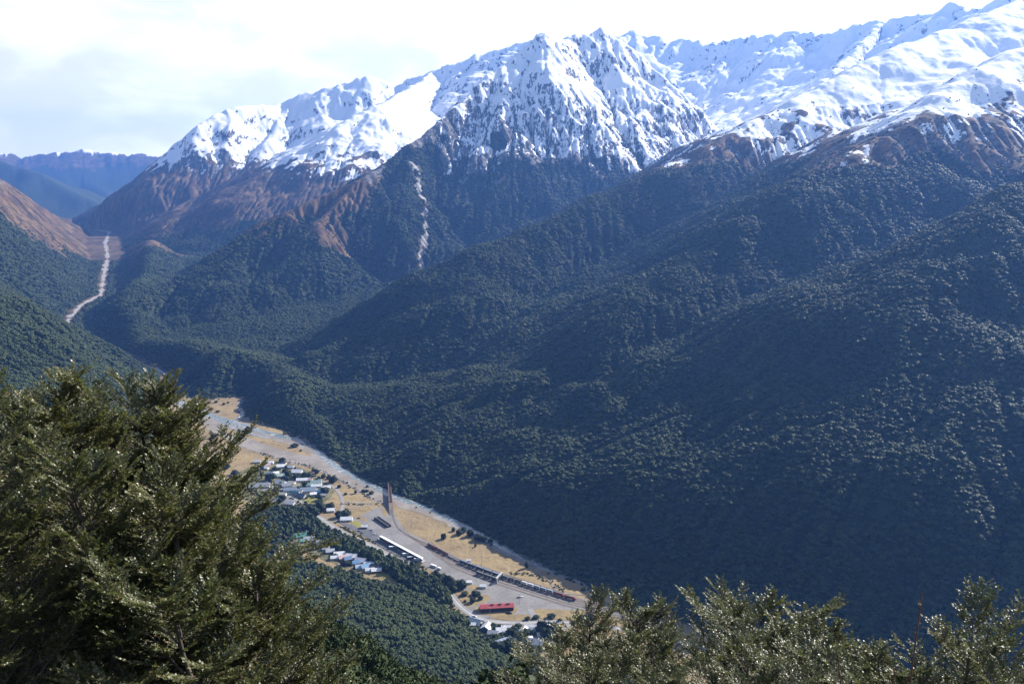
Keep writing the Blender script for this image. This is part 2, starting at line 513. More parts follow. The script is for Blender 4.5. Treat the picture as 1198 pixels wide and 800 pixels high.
zrel = GH
nz1 = fbm(GX / 260, GY / 260, 5, 91, 0.6)
nz2 = fbm(GX / 60, GY / 60, 4, 97, 0.6)
conv = np.clip(HOL / 16.0, -1, 1)
body = GI['body']
passw = sst(GY, 3100, 4500) * sst(GX, -500, -1000)
tree_line = 505 + 45 * nz1 + 95 * np.clip(conv, -0.6, 0.6) * np.where(body == B_PEAK, 1.4, 0.8) - 330 * passw
SPUR = np.clip(1 - GI['bd'] / 150, -0.9, 1) * (body == B_PEAK)
tree_line = tree_line + 75 * SPUR + 80 * (body == B_PEAK)
BROWN = (body == B_PEAK) * sst(GX, -430, -560) * sst(GY, 2760, 2900) * sst(fbm(GX / 160, GY / 160, 3, 171) + 1.1 * (1 - GI['bd'] / 190), -0.1, 0.25)
tree_line = tree_line - 330 * BROWN
tree_line = np.where(body == B_RIGHT, tree_line - 15, tree_line)
tree_line = np.where(body == B_PASS, tree_line - 230 * sst(GY, 2700, 3500), tree_line)
tree_line = np.where(body == B_FAR, 640 + 90 * nz1, tree_line)
FOREST = sst(tree_line - zrel, -6, 10) * ((GI['dflat'] > 1) | (~GI['inside'] & (GI['du'] > 19 + 6 * nz2)))
FOREST = np.where((body == B_LEFT) | (body == B_BACK), FOREST * sst(4700 - GY, 0, 200), FOREST)
# chutes: scree and snow in the deepest gullies of the peak
chute = sst(FLO + 0.4 * conv, 2.0, 2.4) * sst(zrel, 330, 430) * (body == B_PEAK)
FOREST *= 1 - chute
FOREST *= 1 - sst(-(GI['du'] - 22 - 8 * nz2), -2, 6) * (GI['dflat'] < 60)
_chute = [PT(486, 212, 3400), PT(498, 250, 3220), PT(498, 300, 3000), PT(490, 345, 2720)]
_sd = np.full(GX.size, 1e12)
for _a, _b in zip(_chute[:-1], _chute[1:]):
    _sd = np.minimum(_sd, seg_d2(GX + 14 * nz2, GY, _a, _b)[0])
SCREE = sst(-np.sqrt(_sd), -26, -6) * sst(nz2 + 0.4, -0.2, 0.5)
FOREST *= 1 - SCREE
SCREE *= 0.62
SNOWL = 545 + 60 * nz1 - 150 * np.clip(conv, -0.3, 0.5) + 45 * nz2 + 90 * SPUR
SNOWL = np.where(body == B_RIGHT, SNOWL + 45 + 45 * nz1 - 60 * np.clip(conv, -0.3, 0.6), SNOWL)
SNOWL = np.where(body == B_FAR, SNOWL + 290, SNOWL)
SNOWL = SNOWL - 150 * chute * sst(nz2 + nz1, -0.6, 0.4)
SNOW = sst(zrel - SNOWL, -60, 90)
ROCK = sst(SLOPE + 0.20 * nz2 + 0.12 * nz1 - 0.30 * sst(zrel, 700, 900), 0.82, 1.12) * sst(zrel, 350, 560)
ROCK = np.maximum(ROCK, 0.85 * (body == B_PEAK) * sst(zrel, 380, 500) * (1 - sst(zrel, 620, 860)) * sst(fbm(GX / 170, GY / 420, 3, 143) - 0.5 * conv, -0.35, 0.35))
ROCK = np.maximum(ROCK, 0.55 * sst(zrel, 700, 900) * sst(ridged(GX / 190, GY / 190, 4, 151) - 0.5 * conv, 1.25, 1.6))
ROCK = np.maximum(ROCK, 0.75 * (body == B_BACK) * sst(0.85 - GI['rib'] + 0.6 * nz2, 0.0, 0.7))
ROCK = np.maximum(ROCK, 0.6 * (body == B_RIGHT) * sst(zrel, 420, 560) * (1 - sst(zrel, 700, 900)) * sst(fbm(GX / 120, GY / 200, 3, 157), 0.0, 0.5))


# ------------------------------------------------------------------ materials
def material(name):
    m = bpy.data.materials.new(name)
    m.use_nodes = True
    nt = NT(m.node_tree)
    out = nt.node('ShaderNodeOutputMaterial')
    b = nt.node('ShaderNodeBsdfPrincipled')
    nt.t.links.new(b.outputs[0], out.inputs[0])
    return m, nt, b


def flat_mat(name, col, rough=0.6, metal=0.0, var=0.15, scale=1.5, spec=0.4):
    m, nt, b = material(name)
    tcn = nt.node('ShaderNodeTexCoord').outputs['Object']
    n = nt.noise(tcn, scale, 4)
    c = nt.mix(nt.ramp(n, 0.3, 0.7), [v * (1 - var) for v in col], [min(1, v * (1 + var)) for v in col])
    nt.set(b.inputs['Base Color'], c)
    b.inputs['Roughness'].default_value = rough
    b.inputs['Metallic'].default_value = metal
    b.inputs['Specular IOR Level'].default_value = spec
    return m


def land_material():
    m, nt, b = material('land')
    pos = nt.node('ShaderNodeNewGeometry').outputs['Position']
    fo, sn, ro, fl = nt.attr('forest'), nt.attr('snow'), nt.attr('rock'), nt.attr('floor')
    nA = nt.noise(pos, 0.012, 6, 0.62)
    nB = nt.noise(pos, 0.05, 5, 0.65)
    nC = nt.noise(pos, 0.22, 4, 0.6)
    vmul = nt.node('ShaderNodeVectorMath', operation='MULTIPLY')
    nt.set(vmul.inputs[0], pos)
    vmul.inputs[1].default_value = (1.0, 0.4, 0.28)
    nS = nt.noise(vmul.outputs[0], 0.045, 6, 0.68)
    nS2 = nt.noise(vmul.outputs[0], 0.15, 4, 0.65)
    tus = nt.mix(nt.ramp(nA, 0.38, 0.62), (0.066, 0.036, 0.023), (0.155, 0.098, 0.050))
    tus = nt.mix(nt.ramp(nS, 0.45, 0.62), tus, (0.040, 0.036, 0.022))
    soil = nt.mix(nt.ramp(nB, 0.4, 0.6), (0.016, 0.024, 0.011), (0.030, 0.040, 0.016))
    rock = nt.mix(nt.ramp(nB, 0.35, 0.65), (0.055, 0.053, 0.055), (0.20, 0.185, 0.175))
    grass = nt.mix(nt.ramp(nA, 0.35, 0.6), (0.275, 0.205, 0.105), (0.215, 0.16, 0.09))
    grass = nt.mix(nt.ramp(nB, 0.5, 0.72), grass, (0.17, 0.125, 0.065))
    grass = nt.mix(nt.math('MULTIPLY', nt.ramp(nC, 0.56, 0.7), 0.6), grass, (0.10, 0.085, 0.04))
    c = nt.mix(nt.ramp(nt.math('ADD', fo, nt.math('MULTIPLY', nt.math('SUBTRACT', nB, 0.5), 0.5)), 0.35, 0.65), tus, soil)
    rmask = nt.ramp(nt.math('ADD', ro, nt.math('MULTIPLY', nt.math('SUBTRACT', nS, 0.5), 1.8)), 0.40, 0.58)
    c = nt.mix(nt.math('MULTIPLY', rmask, nt.math('SUBTRACT', 1.0, fo)), c, rock)
    sfac = nt.math('ADD', sn, nt.math('MULTIPLY', nt.math('SUBTRACT', nB, 0.5), 0.6))
    sfac = nt.math('ADD', sfac, nt.math('MULTIPLY', nt.math('SUBTRACT', nS2, 0.5), 0.9))
    rk = nt.math('MULTIPLY', ro, nt.ramp(nt.math('ADD', nt.math('MULTIPLY', nS, 0.6), nt.math('MULTIPLY', nS2, 0.4)), 0.40, 0.58))
    sfac = nt.math('SUBTRACT', sfac, nt.math('MULTIPLY', rk, 1.05))
    smask = nt.math('MULTIPLY', nt.ramp(sfac, 0.32, 0.46), nt.math('SUBTRACT', 1.0, nt.ramp(fo, 0.3, 0.9)))
    c = nt.mix(smask, c, (0.86, 0.87, 0.90))
    c = nt.mix(fl, c, grass)
    gv = nt.attr('gravel')
    grav = nt.mix(nt.ramp(nC, 0.35, 0.65), (0.25, 0.235, 0.22), (0.36, 0.34, 0.32))
    c = nt.mix(nt.ramp(nt.math('ADD', gv, nt.math('MULTIPLY', nt.math('SUBTRACT', nC, 0.5), 0.6)), 0.4, 0.6), c, grav)
    nt.set(b.inputs['Base Color'], c)
    b.inputs['Roughness'].default_value = 0.9
    b.inputs['Specular IOR Level'].default_value = 0.15
    bp = nt.node('ShaderNodeBump')
    bp.inputs['Strength'].default_value = 0.5
    bp.inputs['Distance'].default_value = 5.0
    nt.set(bp.inputs['Height'], nt.math('ADD', nB, nt.math('MULTIPLY', nC, 0.35)))
    nt.set(b.inputs['Normal'], bp.outputs[0])
    return m


M_LAND = land_material()
GRAVEL = sst(-(GI['du'] - 5 - 8 * nz2 - 3 * sst(GY, 2100, 2600)), -3, 3) * (~GI['inside']) * sst(0.62 - np.abs(perlin(GX / 300, GY / 300, 5)), -0.1, 0.1)
GRAVEL = np.maximum(GRAVEL, SCREE)
FLOORA = GI['inside'].astype(np.float32)


def new_mesh(name, verts, faces_flat, nper, mat, smooth=True):
    """mesh from numpy arrays; every face has nper corners"""
    me = bpy.data.meshes.new(name)
    nf = len(faces_flat) // nper
    me.vertices.add(len(verts))
    me.vertices.foreach_set('co', np.ascontiguousarray(verts, np.float32).ravel())
    me.loops.add(nf * nper)
    me.loops.foreach_set('vertex_index', np.ascontiguousarray(faces_flat, np.int32))
    me.polygons.add(nf)
    me.polygons.foreach_set('loop_start', np.arange(0, nf * nper, nper, dtype=np.int32))
    me.polygons.foreach_set('use_smooth', np.full(nf, smooth, bool))
    if mat:
        me.materials.append(mat)
    me.update(calc_edges=True)
    return me


COL = SC.collection


def link(name, me, parent=None, **props):
    o = bpy.data.objects.new(name, me)
    COL.objects.link(o)
    if parent is not None:
        o.parent = parent
    for k, v in props.items():
        o[k] = v
    return o


def build_land():
    ii = (np.arange(NR - 1)[:, None] * NA + np.arange(NA - 1)[None]).ravel()
    quads = np.stack([ii, ii + 1, ii + 1 + NA, ii + NA], 1)
    fb = body[ii]
    V = np.stack([GX, GY, GH], 1)
    names = {B_FLOOR: 'valley_floor', B_NEAR: 'near_hillside', B_RIGHT: 'forested_hill', B_PEAK: 'snowy_mountain', B_LEFT: 'snowy_range', B_PASS: 'valley_side', B_FAR: 'distant_range', B_BACK: 'jagged_range'}
    for bid, nm in names.items():
        q = quads[fb == bid]
        if not len(q):
            continue
        used, inv = np.unique(q.ravel(), return_inverse=True)
        me = new_mesh(nm, V[used], inv[:], 4, M_LAND)
        me.flip_normals() if False else None
        for an, arr in (('forest', FOREST), ('snow', SNOW), ('rock', ROCK), ('floor', FLOORA), ('gravel', GRAVEL)):
            at = me.attributes.new(an, 'FLOAT', 'POINT')
            at.data.foreach_set('value', np.ascontiguousarray(arr[used], np.float32))
        link(nm, me, kind='structure')


build_land()
#print('LAND', NR, NA, {b: int((body == b).sum()) for b in range(8)})


# ------------------------------------------------------------------ forest
def clump_mesh(name, mat, rs, subdiv=3, leaves=0):
    """one small crown: a lumpy dome with a ragged skin"""
    import bmesh
    bm = bmesh.new()
    bmesh.ops.create_icosphere(bm, subdivisions=subdiv, radius=1.0)
    lumps = [(Vector(rs.normal(size=3)).normalized(), rs.uniform(0.25, 0.6)) for _ in range(16)]
    for v in bm.verts:
        d = v.co.normalized()
        r = 0.62
        for c, w in lumps:
            k = max(0.0, 1 - (d - c).length / (w + 0.25))
            r = max(r, 0.62 + 0.5 * k ** 0.7)
        r *= 1 + rs.uniform(-0.10, 0.10)
        v.co = d * r
        v.co.z = v.co.z * 0.85 + 0.55
        if v.co.z < 0:
            v.co.x *= 0.6
            v.co.y *= 0.6
    for f in bm.faces:
        f.smooth = False
    if leaves:
        vs = list(bm.verts)
        for _ in range(leaves):
            v = vs[rs.randint(len(vs))]
            p = v.co * rs.uniform(0.9, 1.13)
            a, b = Vector(rs.normal(size=3)).normalized() * (0.09 if leaves < 1000 else 0.05), Vector(rs.normal(size=3)).normalized() * (0.09 if leaves < 1000 else 0.05)
            q = [bm.verts.new(p + a), bm.verts.new(p + b), bm.verts.new(p - a), bm.verts.new(p - b)]
            bm.faces.new(q)
    me = bpy.data.meshes.new(name)
    bm.to_mesh(me)
    bm.free()
    me.materials.append(mat)
    return me


def forest_material(name, dark, light, rnd=True):
    m, nt, b = material(name)
    info = nt.node('ShaderNodeObjectInfo')
    g = nt.node('ShaderNodeNewGeometry')
    n = nt.noise(g.outputs['Position'], 0.008, 3)
    n2 = nt.noise(g.outputs['Position'], 0.8, 3)
    f = nt.math('ADD', nt.math('MULTIPLY', info.outputs['Random'], 0.55), nt.math('MULTIPLY', nt.ramp(n, 0.3, 0.7), 0.45))
    c = nt.mix(f, dark, light)
    c = nt.mix(nt.ramp(n2, 0.3, 0.75, 0.0, 0.5), c, [v * 1.5 for v in light])
    nt.set(b.inputs['Base Color'], c)
    b.inputs['Roughness'].default_value = 0.55
    b.inputs['Specular IOR Level'].default_value = 0.06
    return m


M_FOREST = forest_material('forest_leaves', (0.013, 0.022, 0.011), (0.043, 0.056, 0.020))
LIB = bpy.data.collections.new('crown_kinds')
_frs = np.random.RandomState(3)
for _k in range(7):
    LIB.objects.link(bpy.data.objects.new('crown_kind', clump_mesh('crown_kind', M_FOREST, _frs, 3)))


LIB_NEAR = bpy.data.collections.new('near_crown_kinds')
for _k in range(7):
    LIB_NEAR.objects.link(bpy.data.objects.new('near_crown_kind', clump_mesh('near_crown_kind', M_FOREST, _frs, 4, 4200)))


def instance_tree(LIB):
    g = bpy.data.node_groups.new('grow_forest', 'GeometryNodeTree')
    g.interface.new_socket('Geometry', in_out='INPUT', socket_type='NodeSocketGeometry')
    g.interface.new_socket('Geometry', in_out='OUTPUT', socket_type='NodeSocketGeometry')
    N = g.nodes
    gi, go = N.new('NodeGroupInput'), N.new('NodeGroupOutput')
    iop = N.new('GeometryNodeInstanceOnPoints')
    ci = N.new('GeometryNodeCollectionInfo')
    ci.inputs['Collection'].default_value = LIB
    ci.inputs['Separate Children'].default_value = True
    ci.inputs['Reset Children'].default_value = True
    iop.inputs['Pick Instance'].default_value = True
    L = g.links
    L.new(gi.outputs[0], iop.inputs['Points'])
    L.new(ci.outputs[0], iop.inputs['Instance'])
    for nm, typ, sock in (('scale3', 'FLOAT_VECTOR', 'Scale'), ('turn', 'FLOAT_VECTOR', 'Rotation'), ('kind_index', 'INT', 'Instance Index')):
        a = N.new('GeometryNodeInputNamedAttribute')
        a.data_type = typ
        a.inputs['Name'].default_value = nm
        L.new(a.outputs['Attribute'], iop.inputs[sock])
    L.new(iop.outputs[0], go.inputs[0])
    return g


GN, GN_NEAR = instance_tree(LIB), instance_tree(LIB_NEAR)


def bilin(arr2, x, y):
    """value of a ground-sheet field at x, y"""
    az, r = np.arctan2(x, y), np.hypot(x, y)
    fa = np.clip((az - AZ[0]) / (AZ[1] - AZ[0]), 0, NA - 1.001)
    fr = np.clip(np.interp(r, RR, np.arange(NR)), 0, NR - 1.001)
    ia, ir = fa.astype(int), fr.astype(int)
    wa, wr = fa - ia, fr - ir
    return ((arr2[ir, ia] * (1 - wa) + arr2[ir, ia + 1] * wa) * (1 - wr) + (arr2[ir + 1, ia] * (1 - wa) + arr2[ir + 1, ia + 1] * wa) * wr)


def plant_forest(name, x, y, rad, tall, seed, mat=None):
    rs = np.random.RandomState(seed)
    n = len(x)
    z = bilin(H2, x, y) - 0.15 * rad
    me = bpy.data.meshes.new(name)
    me.vertices.add(n)
    me.vertices.foreach_set('co', np.stack([x, y, z], 1).astype(np.float32).ravel())
    a = me.attributes.new('scale3', 'FLOAT_VECTOR', 'POINT')
    a.data.foreach_set('vector', np.stack([rad, rad * rs.uniform(0.85, 1.15, n), rad * tall], 1).astype(np.float32).ravel())
    a = me.attributes.new('turn', 'FLOAT_VECTOR', 'POINT')
    a.data.foreach_set('vector', np.stack([rs.uniform(-.15, .15, n), rs.uniform(-.15, .15, n), rs.uniform(0, 6.28, n)], 1).astype(np.float32).ravel())
    a = me.attributes.new('kind_index', 'INT', 'POINT')
    a.data.foreach_set('value', rs.randint(0, 7, n).astype(np.int32))
    o = link(name, me, kind='stuff')
    md = o.modifiers.new('grow', 'NODES')
    md.node_group = GN_NEAR if mat == 'near' else GN
    return o


def forest():
    rs = np.random.RandomState(11)
    F2, V2 = FOREST.reshape(NR, NA), VIS.astype(float).reshape(NR, NA)
    B2 = body.reshape(NR, NA)
    TL2, SC2 = (tree_line - zrel).reshape(NR, NA), (SCREE + GRAVEL + chute + 1.0 * (GI['dflat'] < 1)).reshape(NR, NA)
    out = []
    for (r0, r1, sp) in ((40, 420, 4.2), (420, 900, 3.7), (900, 1700, 4.4), (1700, 2700, 5.6), (2700, 4700, 7.6)):
        area = 0.5 * (r1 ** 2 - r0 ** 2) * R(84)
        n = int(area / sp ** 2)
        r = np.sqrt(rs.uniform(r0 ** 2, r1 ** 2, n))
        az = rs.uniform(R(-42), R(42), n)
        x, y = r * np.sin(az), r * np.cos(az)
        ok = (bilin(F2, x, y) > rs.uniform(0.25, 0.8, n)) & (bilin(V2, x, y) > 0.3)
        tl = bilin(TL2, x, y)
        bush = (~ok) & (bilin(F2, x, y) < 0.5) & (tl < 4) & (bilin(V2, x, y) > 0.3) & (bilin(SC2, x, y) < 0.1) & (rs.uniform(0, 1, n) < 0.5 * np.exp(tl / 45)) & (r > 900)
        out.append((x[bush], y[bush], sp * rs.uniform(0.22, 0.5, int(bush.sum()))))
        x, y = x[ok], y[ok]
        rad = sp * rs.uniform(0.50, 0.95, len(x)) * (1 + 0.25 * perlin(x / 50, y / 50, 3))
        out.append((x, y, rad))
    x, y, rad = (np.concatenate(v) for v in zip(*out))
    ia = np.clip(((np.arctan2(x, y) - AZ[0]) / (AZ[1] - AZ[0])).astype(int), 0, NA - 1)
    ir = np.clip(np.searchsorted(RR, np.hypot(x, y)) - 1, 0, NR - 1)
    b = B2[ir, ia]
    for k, (nm, sel) in enumerate((('beech_forest', (b == B_RIGHT)), ('beech_forest', (b == B_PEAK) | (b == B_LEFT) | (b == B_BACK)), ('beech_forest', (b == B_PASS) | (b == B_FLOOR)), ('beech_forest', (b == B_NEAR) & (np.hypot(x, y) >= 420)), ('beech_forest', (b == B_NEAR) & (np.hypot(x, y) < 420)))):
        if sel.sum():
            plant_forest(nm, x[sel], y[sel], rad[sel], rs.uniform(0.78, 1.15, sel.sum()) + 0.3 * (k >= 3), 20 + k, 'near' if k == 4 else None)
    print('TREES', len(x))


forest()

# ------------------------------------------------------------------ lying on the valley floor: water, gravel, roads, tracks
def spline(P, step, closed=False):
    P = np.asarray(P, float)
    n = len(P)
    out = []
    for i in range(n if closed else n - 1):
        if closed:
            p0, p1, p2, p3 = P[(i - 1) % n], P[i], P[(i + 1) % n], P[(i + 2) % n]
        else:
            p0, p1, p2, p3 = P[max(i - 1, 0)], P[i], P[i + 1], P[min(i + 2, n - 1)]
        k = max(2, int(np.linalg.norm(p2 - p1) / step))
        for j in range(k):
            t = j / k
            out.append(0.5 * (2 * p1 + (p2 - p0) * t + (2 * p0 - 5 * p1 + 4 * p2 - p3) * t * t + (3 * p1 - p0 - 3 * p2 + p3) * t ** 3))
    if not closed:
        out.append(P[-1])
    return np.array(out)


def gz(x, y):
    return float(zfloor(y))


def patch(name, px, mat, dz, rag=1.5, kind='structure'):
    from mathutils.geometry import tessellate_polygon
    P = spline([FL(*p) for p in px], 4.0, True)
    c = P.mean(0)
    P = P + rag * np.stack([perlin(P[:, 0] / 9, P[:, 1] / 9, 5), perlin(P[:, 0] / 9, P[:, 1] / 9, 9)], 1)
    vs = [Vector((x, y, gz(x, y) + dz)) for x, y in P]
    tri = tessellate_polygon([vs])
    me = bpy.data.meshes.new(name)
    me.from_pydata([tuple(v) for v in vs], [], [tuple(t) for t in tri])
    me.materials.append(mat)
    me.update()
    if sum(p.normal.z for p in me.polygons) < 0:
        me.flip_normals()
    return link(name, me, kind=kind)


def sweep(P, width, dz, jit=0.0, seed=0):
    """verts and faces of a band along P (n,2)"""
    T = np.gradient(P, axis=0)
    T /= np.linalg.norm(T, axis=1)[:, None] + 1e-9
    Nn = np.stack([-T[:, 1], T[:, 0]], 1)
    n = len(P)
    w = np.broadcast_to(np.asarray(width, float), (n,)) / 2
    wl = w * (1 + jit * perlin(np.arange(n) / 3.1, np.full(n, 0.5), seed))
    wr = w * (1 + jit * perlin(np.arange(n) / 2.7, np.full(n, 7.5), seed + 3))
    A, B = P + Nn * wl[:, None], P - Nn * wr[:, None]
    z = zfloor(P[:, 1]) + dz
    v = np.empty((2 * n, 3))
    v[0::2, :2], v[1::2, :2] = A, B
    v[0::2, 2], v[1::2, 2] = z, z
    f = [(2 * i + 1, 2 * i + 3, 2 * i + 2, 2 * i) for i in range(n - 1)]
    return v, f


def strip(name, px, width, mat, dz, jit=0.0, step=5.0, seed=0, kind='structure'):
    P = spline([FL(*p) for p in px], step)
    if hasattr(width, '__len__'):
        width = np.interp(np.linspace(0, 1, len(P)), np.linspace(0, 1, len(width)), width)
    v, f = sweep(P, width, dz, jit, seed)
    me = bpy.data.meshes.new(name)
    me.from_pydata(v.tolist(), [], f)
    me.materials.append(mat)
    return link(name, me, kind=kind)


def ground_mat(name, c1, c2, c3=None, s1=0.03, s2=0.25, rough=0.9, lo=0.4, hi=0.6):
    m, nt, b = material(name)
    pos = nt.node('ShaderNodeNewGeometry').outputs['Position']
    n1_, n2_ = nt.noise(pos, s1, 5, 0.62), nt.noise(pos, s2, 5, 0.6)
    c = nt.mix(nt.ramp(n1_, lo, hi), c1, c2)
    c = nt.mix(nt.ramp(n2_, 0.45, 0.75, 0, 0.8), c, c3 or [v * 0.6 for v in c1])
    nt.set(b.inputs['Base Color'], c)
    b.inputs['Roughness'].default_value = rough
    b.inputs['Specular IOR Level'].default_value = 0.2
    return m


def water_material():
    m, nt, b = material('river_water')
    pos = nt.node('ShaderNodeNewGeometry').outputs['Position']
    n1_ = nt.noise(pos, 0.10, 5, 0.65, 1.0)
    n2_ = nt.noise(pos, 0.5, 4, 0.6)
    foam = nt.ramp(nt.math('ADD', nt.math('MULTIPLY', n1_, 0.75), nt.math('MULTIPLY', n2_, 0.3)), 0.55, 0.66)
    nt.set(b.inputs['Base Color'], nt.mix(foam, (0.095, 0.125, 0.13), (0.46, 0.47, 0.46)))
    nt.set(b.inputs['Roughness'], nt.math('ADD', nt.math('MULTIPLY', foam, 0.5), 0.12))
    bp = nt.node('ShaderNodeBump')
    bp.inputs['Strength'].default_value = 0.4
    bp.inputs['Distance'].default_value = 0.5
    nt.set(bp.inputs['Height'], n2_)
    nt.set(b.inputs['Normal'], bp.outputs[0])
    return m


M_GRAV = ground_mat('river_gravel', (0.25, 0.225, 0.20), (0.19, 0.165, 0.145), (0.15, 0.125, 0.09))
M_YARD = ground_mat('yard_gravel', (0.21, 0.20, 0.195), (0.17, 0.16, 0.155), (0.13, 0.12, 0.11))
M_BALL = ground_mat('ballast', (0.13, 0.105, 0.085), (0.17, 0.14, 0.115), (0.09, 0.075, 0.06))
M_ROAD = ground_mat('chip_seal', (0.22, 0.21, 0.205), (0.25, 0.24, 0.235), (0.19, 0.18, 0.18), 0.05, 0.3)
M_ASPH = ground_mat('asphalt', (0.095, 0.095, 0.105), (0.12, 0.12, 0.13), (0.08, 0.08, 0.085), 0.05, 0.3)
M_DRY = ground_mat('dry_grass', (0.255, 0.19, 0.095), (0.20, 0.145, 0.075), (0.10, 0.09, 0.035), 0.05, 0.22)
M_LAWN = ground_mat('lawn', (0.19, 0.18, 0.05), (0.23, 0.20, 0.06), (0.13, 0.13, 0.04), 0.08, 0.4)
M_WATER = water_material()
M_STEEL = flat_mat('rail_steel', (0.16, 0.11, 0.085), 0.5, 0.3)
M_PAINT = flat_mat('road_paint', (0.75, 0.75, 0.72), 0.6)

RIVER_PX = [(186, 458), (208, 469), (232, 480), (255, 489), (272, 494), (290, 500), (312, 506), (335, 511), (352, 516), (368, 524), (380, 535), (393, 546), (412, 556), (432, 566), (452, 576), (465, 582),
            (480, 587), (495, 592), (508, 598), (522, 605), (546, 617), (576, 633), (601, 646), (626, 657), (660, 670), (691, 681), (721, 692), (749, 701), (782, 714), (860, 745), (960, 790), (1100, 860)]
strip('river_bank', [(x - 1, y + 2.0) for x, y in RIVER_PX], [30, 34, 40, 36, 30, 24, 20, 16, 14, 14, 14], M_GRAV, 0.04, 0.5, 5, 3)
patch('river_gravel', [(240, 500), (262, 506), (287, 511), (320, 523), (350, 531), (373, 536), (384, 549), (408, 562), (432, 573), (454, 582), (452, 591), (432, 583), (405, 567), (370, 550), (335, 540), (300, 529), (268, 516)], M_GRAV, 0.05, 3)
patch('river_gravel', [(212, 474), (236, 486), (262, 496), (258, 503), (232, 495), (212, 484)], M_GRAV, 0.06, 3)
patch('river_gravel', [(458, 586), (476, 588), (500, 598), (520, 607), (512, 608), (485, 598), (468, 594)], M_GRAV, 0.06, 2)
strip('river', RIVER_PX, [12, 13, 17, 15, 12, 13, 12, 11, 10, 9, 9], M_WATER, 0.10, 0.45, 4, 1)
strip('river', [(250, 488.5), (268, 498), (290, 506), (312, 511), (338, 512.5)], [4, 7, 8, 6, 4], M_WATER, 0.115, 0.4, 4, 4)
strip('stream', [(288, 467), (281, 471), (281, 479), (283, 486), (271, 493)], [3, 5, 6, 6, 5], M_WATER, 0.12, 0.4, 3, 7)
strip('stream_bank', [(288, 467), (281, 471), (282, 479), (284, 486), (275, 492)], [9, 14, 16, 16, 12], M_GRAV, 0.07, 0.4, 3, 8)

# the railway yard and the roads
patch('railway_yard', [(428, 600), (446, 592), (458, 591), (464, 605), (476, 621), (500, 633), (528, 648), (560, 662), (600, 676), (640, 689), (690, 702), (748, 713), (742, 724), (700, 716), (650, 715), (628, 722), (602, 724),
                       (566, 722), (545, 714), (538, 700), (526, 684), (510, 671), (494, 659), (470, 645), (446, 631), (424, 617), (412, 609)], M_YARD, 0.06, 1.0)
patch('dry_grass_island', [(531, 690), (541, 691), (549, 690), (560, 694), (573, 697), (571, 702), (560, 706), (549, 710), (541, 707), (537, 698)], M_DRY, 0.10, 1.0)
patch('dry_grass_island', [(547, 683), (558, 685), (564, 688), (556, 690), (548, 688)], M_DRY, 0.10, 1.0)
patch('dry_grass_island', [(555, 712), (561, 709), (603, 709), (604, 714), (600, 718), (580, 720), (562, 719)], M_DRY, 0.10, 1.0)
patch('dry_grass_island', [(620, 714), (630, 712), (660, 713), (690, 715), (688, 722), (672, 726), (650, 724), (630, 722)], M_DRY, 0.10, 1.0)
patch('dry_grass_island', [(575, 720), (600, 718.5), (618, 719), (622, 724), (605, 726), (582, 724)], M_DRY, 0.11, 0.8)
patch('dry_grass_island', [(447, 594), (451, 592), (453, 600), (450, 604), (447, 600)], M_DRY, 0.10, 0.8)
patch('dry_grass_island', [(410, 602), (416, 601), (430, 607), (427, 610), (416, 606)], M_DRY, 0.10, 0.8)
patch('car_park', [(394, 609), (402, 611), (422, 616), (434, 620), (443, 626), (455, 635), (468, 643), (486, 655), (485, 660), (475, 657), (462, 649), (446, 640), (434, 632), (420, 624), (404, 616)], M_ASPH, 0.10, 0.6)
HWY = [(340, 592), (358, 598), (374, 605), (390, 616), (405, 625), (420, 632), (436, 639), (452, 648), (472, 658), (495, 670), (512, 680), (520, 688), (528, 696), (534, 704), (541, 711), (549, 717), (561, 723), (576, 726.5), (600, 728.3), (625, 728), (645, 727), (670, 728), (700, 731), (760, 742), (830, 760)]
strip('road', HWY, [8, 9, 10, 9, 8, 7.5, 7.5], M_ROAD, 0.13)
strip('road_marking', HWY, 0.35, M_PAINT, 0.15)
strip('side_road', [(620, 712), (624, 719), (628, 727.5)], 6, M_ROAD, 0.125)
strip('side_road', [(642, 771), (645, 757), (650, 745), (659, 736), (668, 729)], 5, M_ROAD, 0.125)
strip('side_road', [(590, 745), (597, 741), (612, 744), (630, 746), (646, 753)], 4, M_ROAD, 0.12)
strip('side_road', [(466, 676), (458, 664), (448, 655), (444, 645)], 5, M_ROAD, 0.12)
strip('side_road', [(300, 573), (315, 567), (330, 573), (345, 584), (360, 590), (372, 600)], 6, M_ROAD, 0.12)
strip('side_road', [(392, 568), (396, 575), (400, 583), (401, 592), (396, 602), (392, 610)], 5, M_ROAD, 0.12)
strip('side_road', [(360, 553), (374, 560), (388, 568), (400, 577), (425, 577), (452, 581)], 4, M_GRAV, 0.11)
strip('track_path', [(398, 586), (420, 588), (440, 587), (456, 587)], 4, M_GRAV, 0.11)
strip('track_path', [(404, 594), (420, 592), (440, 590)], 3, M_GRAV, 0.115)
strip('track_path', [(620, 662), (640, 677), (655, 692), (690, 697), (735, 712), (748, 719)], 2.5, M_GRAV, 0.11, 0.3)
M_GARD = ground_mat('garden_ground', (0.085, 0.085, 0.045), (0.17, 0.15, 0.08), (0.05, 0.055, 0.025), 0.06, 0.3)
patch('village_gardens', [(270, 560), (296, 545), (318, 538), (345, 545), (372, 556), (390, 570), (386, 582), (374, 590), (352, 594), (330, 594), (300, 590), (280, 580)], M_GARD, 0.055, 2)
patch('village_gardens', [(345, 618), (366, 626), (385, 640), (410, 648), (432, 658), (446, 665), (436, 671), (415, 668), (392, 660), (360, 645), (342, 632)], M_GARD, 0.055, 2)
patch('village_gardens', [(546, 722), (575, 730), (610, 732), (640, 733), (650, 742), (640, 762), (610, 764), (585, 758), (565, 744)], M_GARD, 0.055, 2)
